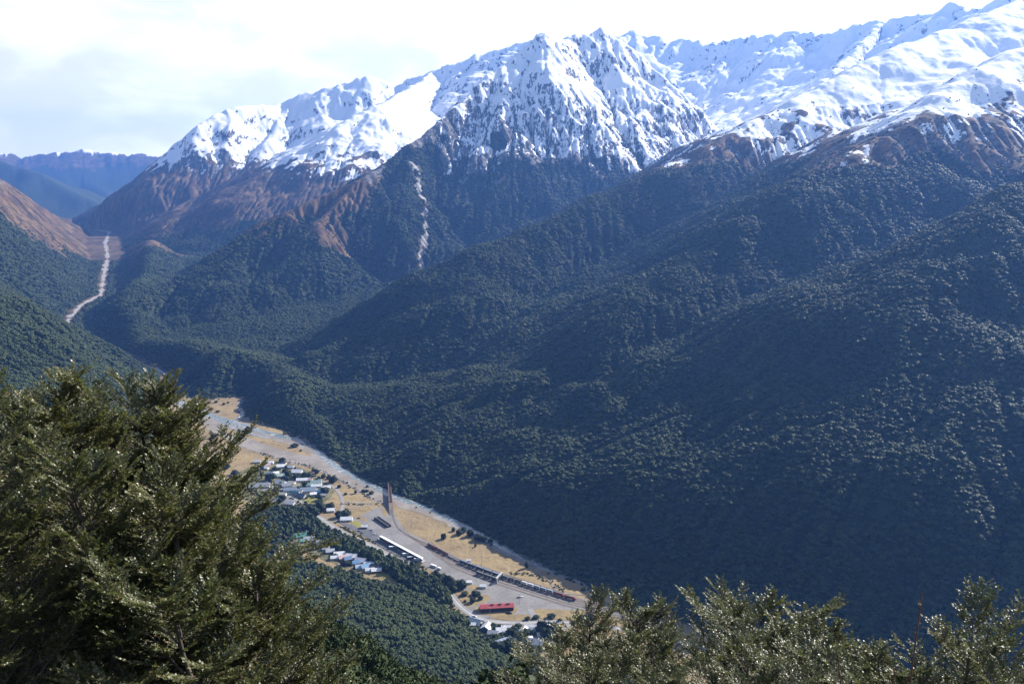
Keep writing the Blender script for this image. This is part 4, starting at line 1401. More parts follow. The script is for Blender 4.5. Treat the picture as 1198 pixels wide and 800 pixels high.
WH, GR, LG, BG, TE, DK, PG, CR, BR, BL, PK = (0.70, 0.70, 0.71), (0.27, 0.28, 0.31), (0.42, 0.43, 0.45), (0.22, 0.27, 0.34), (0.06, 0.20, 0.19), (0.06, 0.065, 0.08), (0.42, 0.50, 0.42), (0.5, 0.46, 0.38), (0.20, 0.11, 0.07), (0.06, 0.22, 0.40), (0.55, 0.38, 0.36)
HOUSES = [
    (301, 541, 9, 7, 10, LG, CR, 'grey house half hidden at the upper end of the village by the gravel flats'),
    (317, 542, 7, 6, 5, WH, WH, 'white cottage, uppermost of the village beside a round dark tree'),
    (313, 545, 8, 6, 15, PK, WH, 'pinkish roofed cottage just below the uppermost white cottage'),
    (311, 548.5, 8, 7, -10, WH, CR, 'white roofed cottage left of the pinkish roofed cottage'),
    (329, 546.5, 12, 8, 12, WH, WH, 'white house at the upper village edge below a large dark tree'),
    (332, 543, 7, 6, -12, DK, CR, 'small dark roofed house tucked against the large dark tree'),
    (347.5, 553, 14, 10, -5, WH, LG, 'big white roofed house in the upper right of the village'),
    (328, 557.5, 19, 8, 8, PG, CR, 'long pale green roofed house in the middle of the village'),
    (354.5, 562.5, 17, 7, 6, WH, WH, 'long white house between two groups of dark trees'),
    (362, 562.5, 8, 6, -8, PK, CR, 'small pink roofed house at the right end of the long white house'),
    (328.5, 566, 14, 10, -18, LG, LG, 'light grey roofed house below the long pale green one'),
    (335.5, 569, 12, 8, 15, GR, CR, 'grey roofed house next to the light grey roofed house'),
    (370, 565.5, 14, 9, 4, (0.25, 0.33, 0.31), CR, 'sage green roofed house above a long white wall'),
    (370.5, 569.5, 14, 6, 5, WH, WH, 'long low white house below the sage green roofed one'),
    (362, 568.5, 8, 6, 8, (0.18, 0.32, 0.27), CR, 'small green roofed house left of the sage green one'),
    (360, 574.5, 19, 11, 8, BG, LG, 'large blue grey roofed house in the lower village'),
    (351, 575.5, 10, 8, -20, LG, WH, 'whitish grey house left of the large blue grey one'),
    (339.5, 574, 16, 9, 6, BG, CR, 'blue grey roofed house near the grey lot'),
    (345, 578, 12, 8, -14, (0.05, 0.12, 0.16), CR, 'dark teal roofed house beside the blue grey roofed one'),
    (353, 581, 12, 8, -25, (0.05, 0.08, 0.14), LG, 'dark navy roofed house with a white gable near the lawn'),
    (306, 569.5, 21, 12, 12, GR, LG, 'big grey lodge on the village forecourt behind the near trees'),
    (297, 570.5, 12, 9, 10, GR, CR, 'grey roofed house left of the big grey lodge'),
    (375.5, 576.5, 8, 7, -10, BL, WH, 'house with a bright blue roof at the right edge of the village'),
    (382.5, 571, 9, 6, 5, WH, WH, 'white hut beside a dark tree at the right edge of the village'),
    (368, 574.5, 7, 6, 5, LG, CR, 'small pale house between the large blue grey one and the bright blue roof'),
    (321, 587, 12, 8, 30, GR, CR, 'grey roofed house at the bottom of the village behind the near trees'),
    (339, 590, 12, 8, -10, LG, LG, 'grey flat house above the big dark trees'),
    (387, 598.0, 9, 7, 8, WH, WH, 'white hut between the big dark trees and the highway'),
    (405.5, 608.5, 14, 8, 4, WH, WH, 'white roofed hall standing alone at the top of the car park'),
    (426.5, 617.3, 7, 5, 0, WH, (0.2, 0.12, 0.1), 'small white topped shelter in the car park'),
    (351, 628, 14, 9, 25, TE, CR, 'teal green roofed house beside the tree belt'),
    (362, 632, 12, 9, 5, LG, LG, 'grey house next to the teal green roofed one'),
    (352.5, 634, 8, 6, 5, (0.2, 0.35, 0.28), CR, 'small green shed roof below the teal green roofed house'),
    (386.5, 646, 9, 7, 12, LG, LG, 'grey white cottage at the upper end of the row below the tree belt'),
    (381.5, 643, 8, 6, 12, GR, CR, 'grey cottage half behind the near tree beside the row'),
    (397.5, 649.5, 12, 8, 10, WH, (0.12, 0.3, 0.25), 'white roofed house with green walls below the tree belt'),
    (401.5, 653.5, 9, 7, 20, PK, PK, 'pink house in the row below the tree belt'),
    (411.8, 652, 12, 8, -8, WH, (0.1, 0.2, 0.4), 'white roofed house with blue walls in the row below the tree belt'),
    (407, 655, 8, 7, 25, (0.13, 0.20, 0.32), CR, 'blue roofed house squeezed between the pink and blue walled houses'),
    (422.5, 657, 12, 8, -18, (0.55, 0.54, 0.60), GR, 'lilac white roofed house in the middle of the row'),
    (417, 659.5, 8, 6, 15, (0.14, 0.26, 0.42), CR, 'small blue roofed shed below the lilac white roofed house'),
    (421.5, 664.5, 9, 7, 8, (0.45, 0.52, 0.62), WH, 'pale blue house at the lower edge of the row'),
    (428, 664, 11, 8, 35, (0.14, 0.24, 0.36), WH, 'mid blue roofed house next to the pale blue one'),
    (432.5, 661, 12, 7, 10, (0.44, 0.49, 0.56), (0.14, 0.26, 0.36), 'bluish white roofed house near the end of the row'),
    (433, 668, 9, 6, 5, WH, WH, 'white house at the left corner of the olive lawn'),
    (440.5, 668.5, 10, 6, 12, WH, DK, 'white roofed house with dark walls at the top of the olive lawn'),
    (440, 664.5, 11, 8, -20, DK, DK, 'dark roofed house behind the olive lawn'),
    (445, 664.5, 9, 7, -15, GR, LG, 'grey house at the lane end behind the olive lawn'),
    (556, 729, 13, 9, -30, BG, LG, 'blue grey roofed house at the edge of the near forest under the road bend'),
    (553, 732, 5, 4, 0, WH, WH, 'small white shed below the blue grey roofed house at the forest edge'),
    (569.5, 735.5, 9, 9, 70, (0.5, 0.52, 0.58), (0.10, 0.12, 0.25), 'pale roofed house with a dark blue gable below the road'),
    (592.5, 736.5, 9, 8, 3, WH, (0.06, 0.07, 0.10), 'square white roofed house with dark walls below the road'),
    (585.5, 739, 8, 8, 5, WH, LG, 'white roofed house left of the square white roofed one'),
    (623.5, 735.5, 15, 7, -3, WH, WH, 'long white house below the road right of the square one'),
    (612.5, 739.5, 8, 7, 65, (0.40, 0.46, 0.44), CR, 'pale green grey house between two round trees'),
    (587, 753, 12, 9, 30, (0.25, 0.30, 0.42), LG, 'blue grey roofed house, lowest on the left beside the near forest'),
    (601, 751.5, 10, 8, -30, GR, LG, 'grey roofed house in the lower grove of trees'),
    (604, 755, 6, 5, 20, WH, WH, 'small white hut next to the grey roofed house in the grove'),
    (626.5, 753, 14, 10, -12, (0.30, 0.32, 0.36), WH, 'large grey hip roofed house on its own lawn near the lower lane'),
    (624.8, 737.5, 6, 5, 0, LG, WH, 'small pale shed right behind the long white house'),
    (549, 682.3, 5, 4, 10, WH, WH, 'white hut on the gravel at the grove corner'),
    (565, 687, 6, 4.5, 0, WH, WH, 'white hut at the foot of the yard lamp post'),
    (548.5, 657.0, 4, 3, 0, WH, WH, 'tiny white hut beside the empty flat wagons'),
    (323, 554.5, 8, 6, 20, WH, WH, 'white cottage hemmed in by dark trees above the light grey roof'),
    (341.5, 566, 9, 7, -12, CR, CR, 'cream roofed house below the dark trees in the village middle'),
    (347, 569.5, 9, 7, 14, (0.33, 0.30, 0.24), CR, 'tan roofed house beside the cream roofed one'),
    (340.5, 547.5, 8, 6, 0, LG, WH, 'light grey cottage left of the big white roof'),
    (315.5, 555, 8, 6, -20, LG, CR, 'light grey cottage left of the hemmed in white one'),
    (378, 580.5, 7, 5, 12, GR, CR, 'small grey shed below the bright blue roof'),
    (331, 579.5, 9, 7, -8, CR, WH, 'cream cottage at the left edge of the grey lot'),
    (366.5, 579, 8, 6, 20, WH, WH, 'white cottage at the upper edge of the yellow lawn'),
    (391.5, 653.8, 8, 6, 8, WH, CR, 'white cottage below the grey white one at the upper end of the row'),
    (372, 636, 9, 7, 16, GR, WH, 'grey roofed cottage between the teal green roof and the row'),
    (634.5, 744.5, 9, 7, 8, LG, CR, 'light grey house under the tallest dark trees'),
    (577, 742, 9, 7, -15, LG, LG, 'light grey house below the dark blue gable'),
    (617.5, 749.5, 8, 6, 25, WH, LG, 'white cottage left of the large grey hip roofed house'),
]
for _h in HOUSES:
    house(*_h)

# ------------------------------------------------------------------ trees on the valley floor, one by one
M_VTREE = forest_material('village_leaves', (0.010, 0.018, 0.010), (0.024, 0.033, 0.013))
M_BARK = flat_mat('bark', (0.07, 0.055, 0.045), 0.9, 0, 0.35, 6.0)
_vrs = np.random.RandomState(17)
VCROWN = [clump_mesh('crown', M_VTREE, _vrs, 3, 420) for _ in range(5)]
_b = cyl('trunk', (0, 0, 0.25), 0.07, 0.7, 'z', M_BARK, None, 0.04, 8)
TRUNK = _b.data
bpy.data.objects.remove(_b)


def vtree(px, py, h, r, label, group='trees standing in the village'):
    t = thing('broadleaf_tree', label, 'tree', at(px, py), _vrs.uniform(0, 6.28), group)
    c = link('crown', VCROWN[_vrs.randint(5)], t)
    c.scale = (r, r * _vrs.uniform(0.85, 1.1), h * 0.56)
    c.location = (0, 0, h * 0.10)
    k = link('trunk', TRUNK, t)
    k.scale = (r, r, h * 0.5)
    return t


TREES = [
    (344.5, 522.5, 7, 7, 'broad dark tree alone on the river gravel above the village', 1), (330, 540, 9, 5.5, 'large dark tree at the upper edge of the village', 0), (352, 527.5, 3, 2.5, 'small bush right of the lone broad tree on the gravel', 1),
    (316.5, 561.5, 13, 8, 'biggest round dark tree on the left of the village', 0), (307, 549, 7, 4, 'dark tree left of the uppermost cottages', 0), (322, 551.5, 8, 4.5, 'dark tree right below the white roofed cottage', 0), (333.5, 552.5, 8, 5, 'dark tree behind the long pale green house', 0),
    (337.5, 557, 10, 6, 'dark tree at the right end of the long pale green house', 0), (334, 562, 9, 6, 'dark tree below the right end of the long pale green house', 0), (347, 560, 10, 6, 'dark tree left of the long white house', 0), (357, 558, 9, 6, 'dark tree above the long white house', 0), (361, 557.5, 8, 5, 'dark tree between the big white roof and the pink roof', 0),
    (357, 568.5, 8, 4.5, 'dark tree just below the long white house', 0), (322.5, 577, 12, 6, 'tall dark tree beside the forecourt', 0), (330.5, 585, 10, 5.5, 'dark tree left of the grey lot', 0), (327, 588, 8, 4.5, 'dark tree below the tree beside the grey lot', 0), (312, 580, 9, 5, 'dark tree at the lower left of the forecourt', 0),
    (380.5, 577, 11, 6, 'dark tree right of the bright blue roof', 0), (374, 585, 9, 5, 'dark tree below the bright blue roof', 0), (373, 590, 8, 5, 'dark tree between the lawn and the big dark trees', 0), (389.5, 564, 12, 6.5, 'conical dark tree on the riverside edge of the village', 0), (378.5, 558.5, 7, 4, 'dark tree on the bank above the conical tree', 0),
    (371, 553.5, 7, 4.5, 'dark tree on the bank nearest the gravel flats', 0), (384, 560, 6, 3.5, 'small dark tree beside the conical tree', 0), (367, 551, 5, 3.5, 'small dark bush at the start of the riverside bank', 0), (345, 600, 13, 9, 'wide dark tree, leftmost of the wood above the highway', 0), (353, 602, 14, 9, 'wide dark tree, second of the wood above the highway', 0),
    (375, 599, 16, 9, 'tall wide dark tree in the wood above the highway', 0), (369, 603, 13, 8, 'dark tree in front of the tallest one above the highway', 0), (362, 597, 11, 7, 'dark tree in the middle of the wood above the highway', 0), (386.5, 594.5, 10, 6.5, 'round dark tree right of the wood, above the white hut', 0),
    (397.5, 605, 11, 6.5, 'left one of two dark trees touching behind the white hall', 0), (405, 603.5, 12, 7, 'right one of two dark trees touching behind the white hall', 0), (404.5, 578.5, 4, 2.5, 'small bush on the gold terrace beside the gravel lane', 1), (416, 577, 6, 2.5, 'slim dark tree on the gold terrace', 1), (425, 574.8, 4, 3.2, 'low dark bushes on the terrace edge, left clump', 1),
    (429.5, 575, 4, 3.2, 'low dark bushes on the terrace edge, middle clump', 1), (434.5, 577.5, 5, 4, 'low dark bushes on the terrace edge, right clump', 1), (397, 570, 5, 3.5, 'bush beside the bend of the gravel lane', 1), (275, 555, 9, 6, 'dark tree by the gravel flats just right of the near tree', 0), (265, 548, 10, 6, 'dark tree by the gravel flats behind the near tree top', 0), (250, 512, 8, 5, 'dark tree on the far flats below the second channel', 0), (259, 508.5, 5, 2.5, 'pair of slim dark trees on the far flats, left one', 0), (263, 508.5, 5, 2.5, 'pair of slim dark trees on the far flats, right one', 0),
    (519, 630, 9, 3.6, 'lone dark tree on the gold grass below the riverside trees', 1), (530.5, 621, 6, 3.2, 'small dark tree, leftmost of the riverside row', 1), (537.5, 625, 9, 5, 'broad dark tree second in the riverside row', 1), (542.5, 622.5, 9, 4, 'dark tree leaning at the water third in the riverside row', 1), (550, 627, 10, 5, 'round dark tree fourth in the riverside row', 1),
    (559.5, 631.5, 10, 5, 'round dark tree fifth in the riverside row', 1), (566, 633, 9, 5, 'dark tree next to last in the riverside row', 1), (573.5, 634.5, 7, 3.5, 'small dark tree, last in the riverside row', 1), (556, 639.5, 4, 1.5, 'tiny dark shrub alone on the gold grass', 1), (616, 664, 10, 2.6, 'slim pointed dark tree on the gold grass near the river', 1), (701, 691.5, 4, 2.5, 'small bush at the river end of the gold grass', 1),
    (510, 676, 10, 6, 'dark tree at the upper end of the grove by the yard', 0), (517, 680, 11, 6.5, 'dark tree second from the upper end of the grove', 0), (525, 683, 12, 7, 'tall dark tree in the middle of the grove', 0), (532, 688, 12, 7, 'tall dark tree in the lower half of the grove', 0), (540, 688, 12, 6.5, 'tall dark tree at the yard end of the grove', 0), (529.5, 692, 9, 5, 'small dark tree at the road side of the grove', 0),
    (543.5, 696, 5, 4, 'brown bare bush on the grass island by the road', 1), (557, 696, 6, 5, 'dark bush at the top of the grass island', 1), (553, 704.5, 8, 3.6, 'pointed dark tree on the grass island', 1), (562, 701, 5, 3, 'olive bush right on the grass island', 1), (544, 704, 3, 1.8, 'tiny bush left on the grass island', 1),
    (645, 722, 5, 4.5, 'dark bush on the long grass strip by the road', 1), (627, 723, 4, 4, 'dark bush at the left end of the long grass strip', 1), (655, 726, 3, 2.5, 'small bush at the road edge of the long grass strip', 1), (617, 724.5, 4, 3, 'dark bush by the side road junction', 1), (690, 727, 11, 7.5, 'dark tree beside the road behind the slim beech top', 0), (682, 728, 9, 6, 'dark tree left of the one behind the slim beech top', 0),
    (635, 739, 14, 7.5, 'tall dark tree right of the long white house', 0), (645.5, 740.5, 15, 8, 'tallest dark tree beside the lower lane', 0), (640, 746, 13, 7.5, 'dark tree in front of the two tall ones beside the lower lane', 0), (600, 741, 9, 6, 'dark tree right of the square white roofed house', 0), (606, 735, 6, 4.5, 'dark tree between the road and the pale green grey house', 0), (615.5, 741.5, 7, 4.5, 'round dark tree right of the pale green grey house', 0),
    (580.5, 737, 5, 4, 'round bush between the dark blue gable and the white roofs', 1), (576, 734, 6, 4, 'dark bush right of the dark blue gable', 1), (607, 748, 9, 6, 'dark tree above the grove hut', 0), (612, 755, 11, 7, 'dark tree right of the small white grove hut', 0), (596, 758, 12, 7, 'dark tree under the grey roofed house of the lower grove', 0), (585, 760, 11, 7, 'dark tree at the lower left of the grove', 0), (606, 762, 12, 7.5, 'dark tree at the lowest edge of the grove', 0),
    (636.5, 755, 3, 2.2, 'small bush at the lawn corner by the lower lane', 1), (656, 745, 8, 5.5, 'dark tree across the lower lane', 0), (664, 752, 9, 6, 'dark tree below the one across the lower lane', 0), (655, 757, 7, 5, 'dark shrubby tree at the bottom of the lower lane', 0),
    (402, 661, 7, 4.5, 'dark tree below the pink house', 0), (392, 652, 6, 4, 'dark tree between two cottages of the row', 0), (409, 661, 5, 3.5, 'bush on the gravel below the row', 1), (427.5, 656, 7, 4, 'dark tree behind the lilac white roof', 0), (358, 625.5, 8, 5, 'dark tree between the teal green roof and the belt', 0), (366, 638, 6, 4.5, 'dark tree below the grey house of the teal roof', 0),
    (237, 471.5, 8, 5, 'dark tree at the hill foot on the upper fan, leftmost', 1), (244, 472, 6, 4, 'dark tree on the upper fan beside the leftmost one', 1), (253, 471, 5, 4, 'dark bush in the middle of the upper fan', 1), (262, 473.5, 5, 4, 'dark bush on the upper fan, lower of a pair', 1), (267, 471.5, 4, 2.8, 'dark bush on the upper fan, upper of a pair', 1), (255, 482, 4, 5, 'low dark thicket on the bank of the upper channel', 1), (247, 479, 4, 5, 'low dark thicket farther up the bank of the upper channel', 1),
]
for _t in TREES:
    vtree(*_t[:5], group='bushes and trees on the open flats' if _t[5] else 'trees standing in the village')


def belt():
    """the dense tree belt beside the highway and scrub on the flats (nobody could count these)"""
    rs = np.random.RandomState(23)
    from_px = [(335, 598), (365, 609), (383, 621), (405, 630), (423, 639), (436, 646), (450, 653), (465, 659), (480, 665), (495, 672), (513, 682), (521, 693), (528, 703), (524, 710), (505, 702), (485, 692), (468, 682), (452, 669), (430, 657), (410, 650), (392, 642), (378, 637), (360, 622), (340, 614)]
    B = np.array([FL(*p) for p in from_px])

    def inside(P, x, y):
        r = np.zeros(len(x), bool)
        for i in range(len(P)):
            a, b = P[i], P[(i + 1) % len(P)]
            if a[1] != b[1]:
                r ^= ((a[1] > y) != (b[1] > y)) & (x < (b[0] - a[0]) * (y - a[1]) / (b[1] - a[1]) + a[0])
        return r
    lo, hi = B.min(0), B.max(0)
    x, y = rs.uniform(lo[0], hi[0], 5200), rs.uniform(lo[1], hi[1], 5200)
    k = inside(B, x, y)
    x, y = x[k], y[k]
    plant_forest('tree_belt', x, y, rs.uniform(2.6, 4.4, len(x)), rs.uniform(1.5, 2.4, len(x)), 41)
    for px, n in (([(290, 590), (318, 592), (338, 598), (352, 616), (346, 634), (352, 650), (330, 658), (290, 640)], 900), ([(340, 654), (385, 665), (412, 671), (432, 680), (470, 691), (480, 700), (400, 694), (335, 676)], 1200)):
        G = np.array([FL(*p) for p in px])
        lo, hi = G.min(0), G.max(0)
        x, y = rs.uniform(lo[0], hi[0], n), rs.uniform(lo[1], hi[1], n)
        k = inside(G, x, y)
        plant_forest('tree_belt', x[k], y[k], rs.uniform(2.2, 4.0, int(k.sum())), rs.uniform(1.2, 1.9, int(k.sum())), 45)
    gx, gy = [], []
    for px, n in (([(280, 562), (300, 546), (318, 540), (345, 547), (370, 557), (386, 570), (376, 588), (352, 592), (330, 592), (300, 588)], 330), ([(345, 622), (366, 630), (385, 643), (410, 652), (432, 661), (440, 667), (415, 666), (392, 658), (360, 643)], 160), ([(548, 726), (575, 732), (610, 734), (648, 735), (640, 760), (610, 763), (585, 757), (565, 742)], 260)):
        G = np.array([FL(*p) for p in px])
        lo, hi = G.min(0), G.max(0)
        x, y = rs.uniform(lo[0], hi[0], n * 2), rs.uniform(lo[1], hi[1], n * 2)
        k = inside(G, x, y)
        for hx in HOUSES:
            q = FL(hx[0], hx[1])
            k &= np.hypot(x - q[0], y - q[1]) > 0.62 * hx[2] + 1.0
        gx.append(x[k]); gy.append(y[k])
    x, y = np.concatenate(gx), np.concatenate(gy)
    plant_forest('garden_shrubs', x, y, rs.uniform(0.9, 2.6, len(x)), rs.uniform(0.9, 1.6, len(x)), 47)
    # scrub: along the foot of the slopes, the terrace edges and thinly over the grass
    xs, ys, rr = [], [], []
    for pts, n, sp, r0, r1 in ((FAR_EDGE[:-1], 900, 6, 1.0, 3.2), (NEAR_EDGE[2:10], 700, 7, 1.0, 3.0), ([(300, 528), (335, 539), (372, 549), (400, 563), (430, 580), (450, 590)], 160, 2.5, 0.6, 1.6), ([(398, 589), (425, 590), (455, 589)], 60, 2, 0.5, 1.2),
                               ([(600, 671), (622, 672), (640, 679), (657, 690)], 90, 2, 0.5, 1.3), ([(402, 617), (422, 628), (435, 634), (446, 642), (466, 653)], 260, 1.6, 0.6, 1.3), ([(374, 602), (392, 613), (402, 618)], 90, 1.2, 0.6, 1.2), ([(436, 620), (446, 630), (456, 637)], 60, 1.5, 0.6, 1.4),
                               ([(545, 722), (570, 730), (600, 732), (640, 731)], 160, 2.5, 0.6, 1.8), ([(487, 660), (500, 664), (508, 668)], 60, 2.5, 0.6, 1.6)):
        P = spline([FL(*p) for p in pts], 5.0)
        i = rs.randint(0, len(P), n)
        q = P[i] + rs.normal(size=(n, 2)) * sp
        xs.append(q[:, 0]); ys.append(q[:, 1]); rr.append(rs.uniform(r0, r1, n))
    lo, hi = POLY.min(0), POLY.max(0)
    q = np.stack([rs.uniform(-700, 400, 2600), rs.uniform(760, 1850, 2600)], 1)
    q = q[inside(POLY, q[:, 0], q[:, 1])]
    dens = fbm(q[:, 0] / 60, q[:, 1] / 60, 3, 55)
    q = q[dens > 0.05]
    xs.append(q[:, 0]); ys.append(q[:, 1]); rr.append(rs.uniform(0.25, 0.9, len(q)))
    # keep roads, tracks and the yard clear of it
    x, y, r = np.concatenate(xs), np.concatenate(ys), np.concatenate(rr)
    keep = np.ones(len(x), bool)
    for pts, w in ((HWY, 7), (MAIN, 9), (RIVER_PX[2:], 7)):
        P = spline([FL(*p) for p in pts], 5.0)
        for a, b in zip(P[:-1], P[1:]):
            keep &= seg_d2(x, y, a, b)[0] > w * w
    yard = np.array([FL(*p) for p in [(428, 600), (446, 592), (464, 605), (500, 633), (560, 662), (640, 689), (748, 713), (700, 716), (602, 724), (545, 714), (526, 684), (470, 645), (412, 609)]])
    keep &= ~inside(yard, x, y)
    plant_forest('scrub', x[keep], y[keep], r[keep], rs.uniform(0.7, 1.2, int(keep.sum())), 43)


belt()

# ------------------------------------------------------------------ beeches close to the viewpoint
def leaf_material():
    m = bpy.data.materials.new('beech_leaves')
    m.use_nodes = True
    nt = NT(m.node_tree)
    out = nt.node('ShaderNodeOutputMaterial')
    b = nt.node('ShaderNodeBsdfPrincipled')
    pos = nt.node('ShaderNodeNewGeometry')
    n1_ = nt.noise(pos.outputs['Position'], 1.3, 3)
    f = nt.math('ADD', nt.math('MULTIPLY', pos.outputs['Random Per Island'], 0.6), nt.math('MULTIPLY', nt.ramp(n1_, 0.3, 0.7), 0.4))
    c = nt.mix(f, (0.044, 0.060, 0.024), (0.155, 0.150, 0.064))
    c = nt.mix(nt.ramp(pos.outputs['Random Per Island'], 0.955, 0.97), c, (0.13, 0.06, 0.022))
    nt.set(b.inputs['Base Color'], c)
    b.inputs['Roughness'].default_value = 0.43
    b.inputs['Specular IOR Level'].default_value = 0.45
    tr = nt.node('ShaderNodeBsdfTranslucent')
    nt.set(tr.inputs[0], nt.mix(f, (0.06, 0.09, 0.016), (0.19, 0.20, 0.05)))
    ms = nt.node('ShaderNodeMixShader')
    ms.inputs[0].default_value = 0.28
    nt.t.links.new(b.outputs[0], ms.inputs[1])
    nt.t.links.new(tr.outputs[0], ms.inputs[2])
    nt.t.links.new(ms.outputs[0], out.inputs[0])
    return m


M_LEAF = leaf_material()


def unit(v):
    return v / (np.linalg.norm(v, axis=-1, keepdims=True) + 1e-9)


def tubes(P, Rr, sides=5):
    """P (n,k,3) paths, Rr (n,k) radii -> verts, quads"""
    n, k, _ = P.shape
    T = unit(np.gradient(P, axis=1))
    ref = np.where(np.abs(T[..., 2:3]) > 0.9, np.array([1.0, 0, 0]), np.array([0, 0, 1.0]))
    U = unit(np.cross(T, ref))
    V = np.cross(T, U)
    a = np.arange(sides) * 2 * np.pi / sides
    ring = P[:, :, None] + Rr[:, :, None, None] * (U[:, :, None] * np.cos(a)[None, None, :, None] + V[:, :, None] * np.sin(a)[None, None, :, None])
    verts = ring.reshape(-1, 3)
    i = np.arange(n)[:, None, None] * k * sides + np.arange(k - 1)[None, :, None] * sides + np.arange(sides)[None, None]
    j = np.arange(n)[:, None, None] * k * sides + np.arange(k - 1)[None, :, None] * sides + ((np.arange(sides) + 1) % sides)[None, None]
    q = np.stack([i, j, j + sides, i + sides], -1).reshape(-1)
    return verts, q


def lerp_path(P, t):
    """points of paths P (n,k,3) at t (n,m)"""
    k = P.shape[1]
    f = np.clip(t * (k - 1), 0, k - 1.0001)
    i = f.astype(int)
    w = (f - i)[..., None]
    r = np.arange(P.shape[0])[:, None]
    A, B = P[r, i], P[r, i + 1]
    return A * (1 - w) + B * w, unit(B - A)


UP = np.array([0, 0, 1.0])


def sprout(P, L, m, t0, ang, fac, lift, rs, k, minlen, pw=0.8):
    """m side shoots in a flat fan on each path of P; returns paths and lengths"""
    n = P.shape[0]
    t = t0 + (1 - t0) * (np.arange(m)[None] + rs.uniform(0.1, 0.9, (n, m))) / m
    O, D = lerp_path(P, t)
    side = unit(np.cross(D, UP))
    sg = np.where((np.arange(m)[None] + rs.randint(0, 2, (n, 1))) % 2 == 0, 1.0, -1.0)
    a = np.radians(ang + rs.normal(0, 9, (n, m)))
    E = D * np.cos(a)[..., None] + side * (sg * np.sin(a))[..., None] + UP * (lift + rs.normal(0, 0.16, (n, m)))[..., None]
    E = unit(E)
    ln = np.maximum(fac * L[:, None] * (1.05 - t) ** pw * rs.uniform(0.7, 1.2, (n, m)), minlen * rs.uniform(0.7, 1.3, (n, m)))
    s = np.linspace(0, 1, k)
    bend = unit(D + 0.2 * UP)
    Q = O[:, :, None] + ln[:, :, None, None] * (E[:, :, None] * s[None, None, :, None] + 0.22 * bend[:, :, None] * (s ** 2)[None, None, :, None])
    return Q.reshape(n * m, k, 3), ln.reshape(-1)


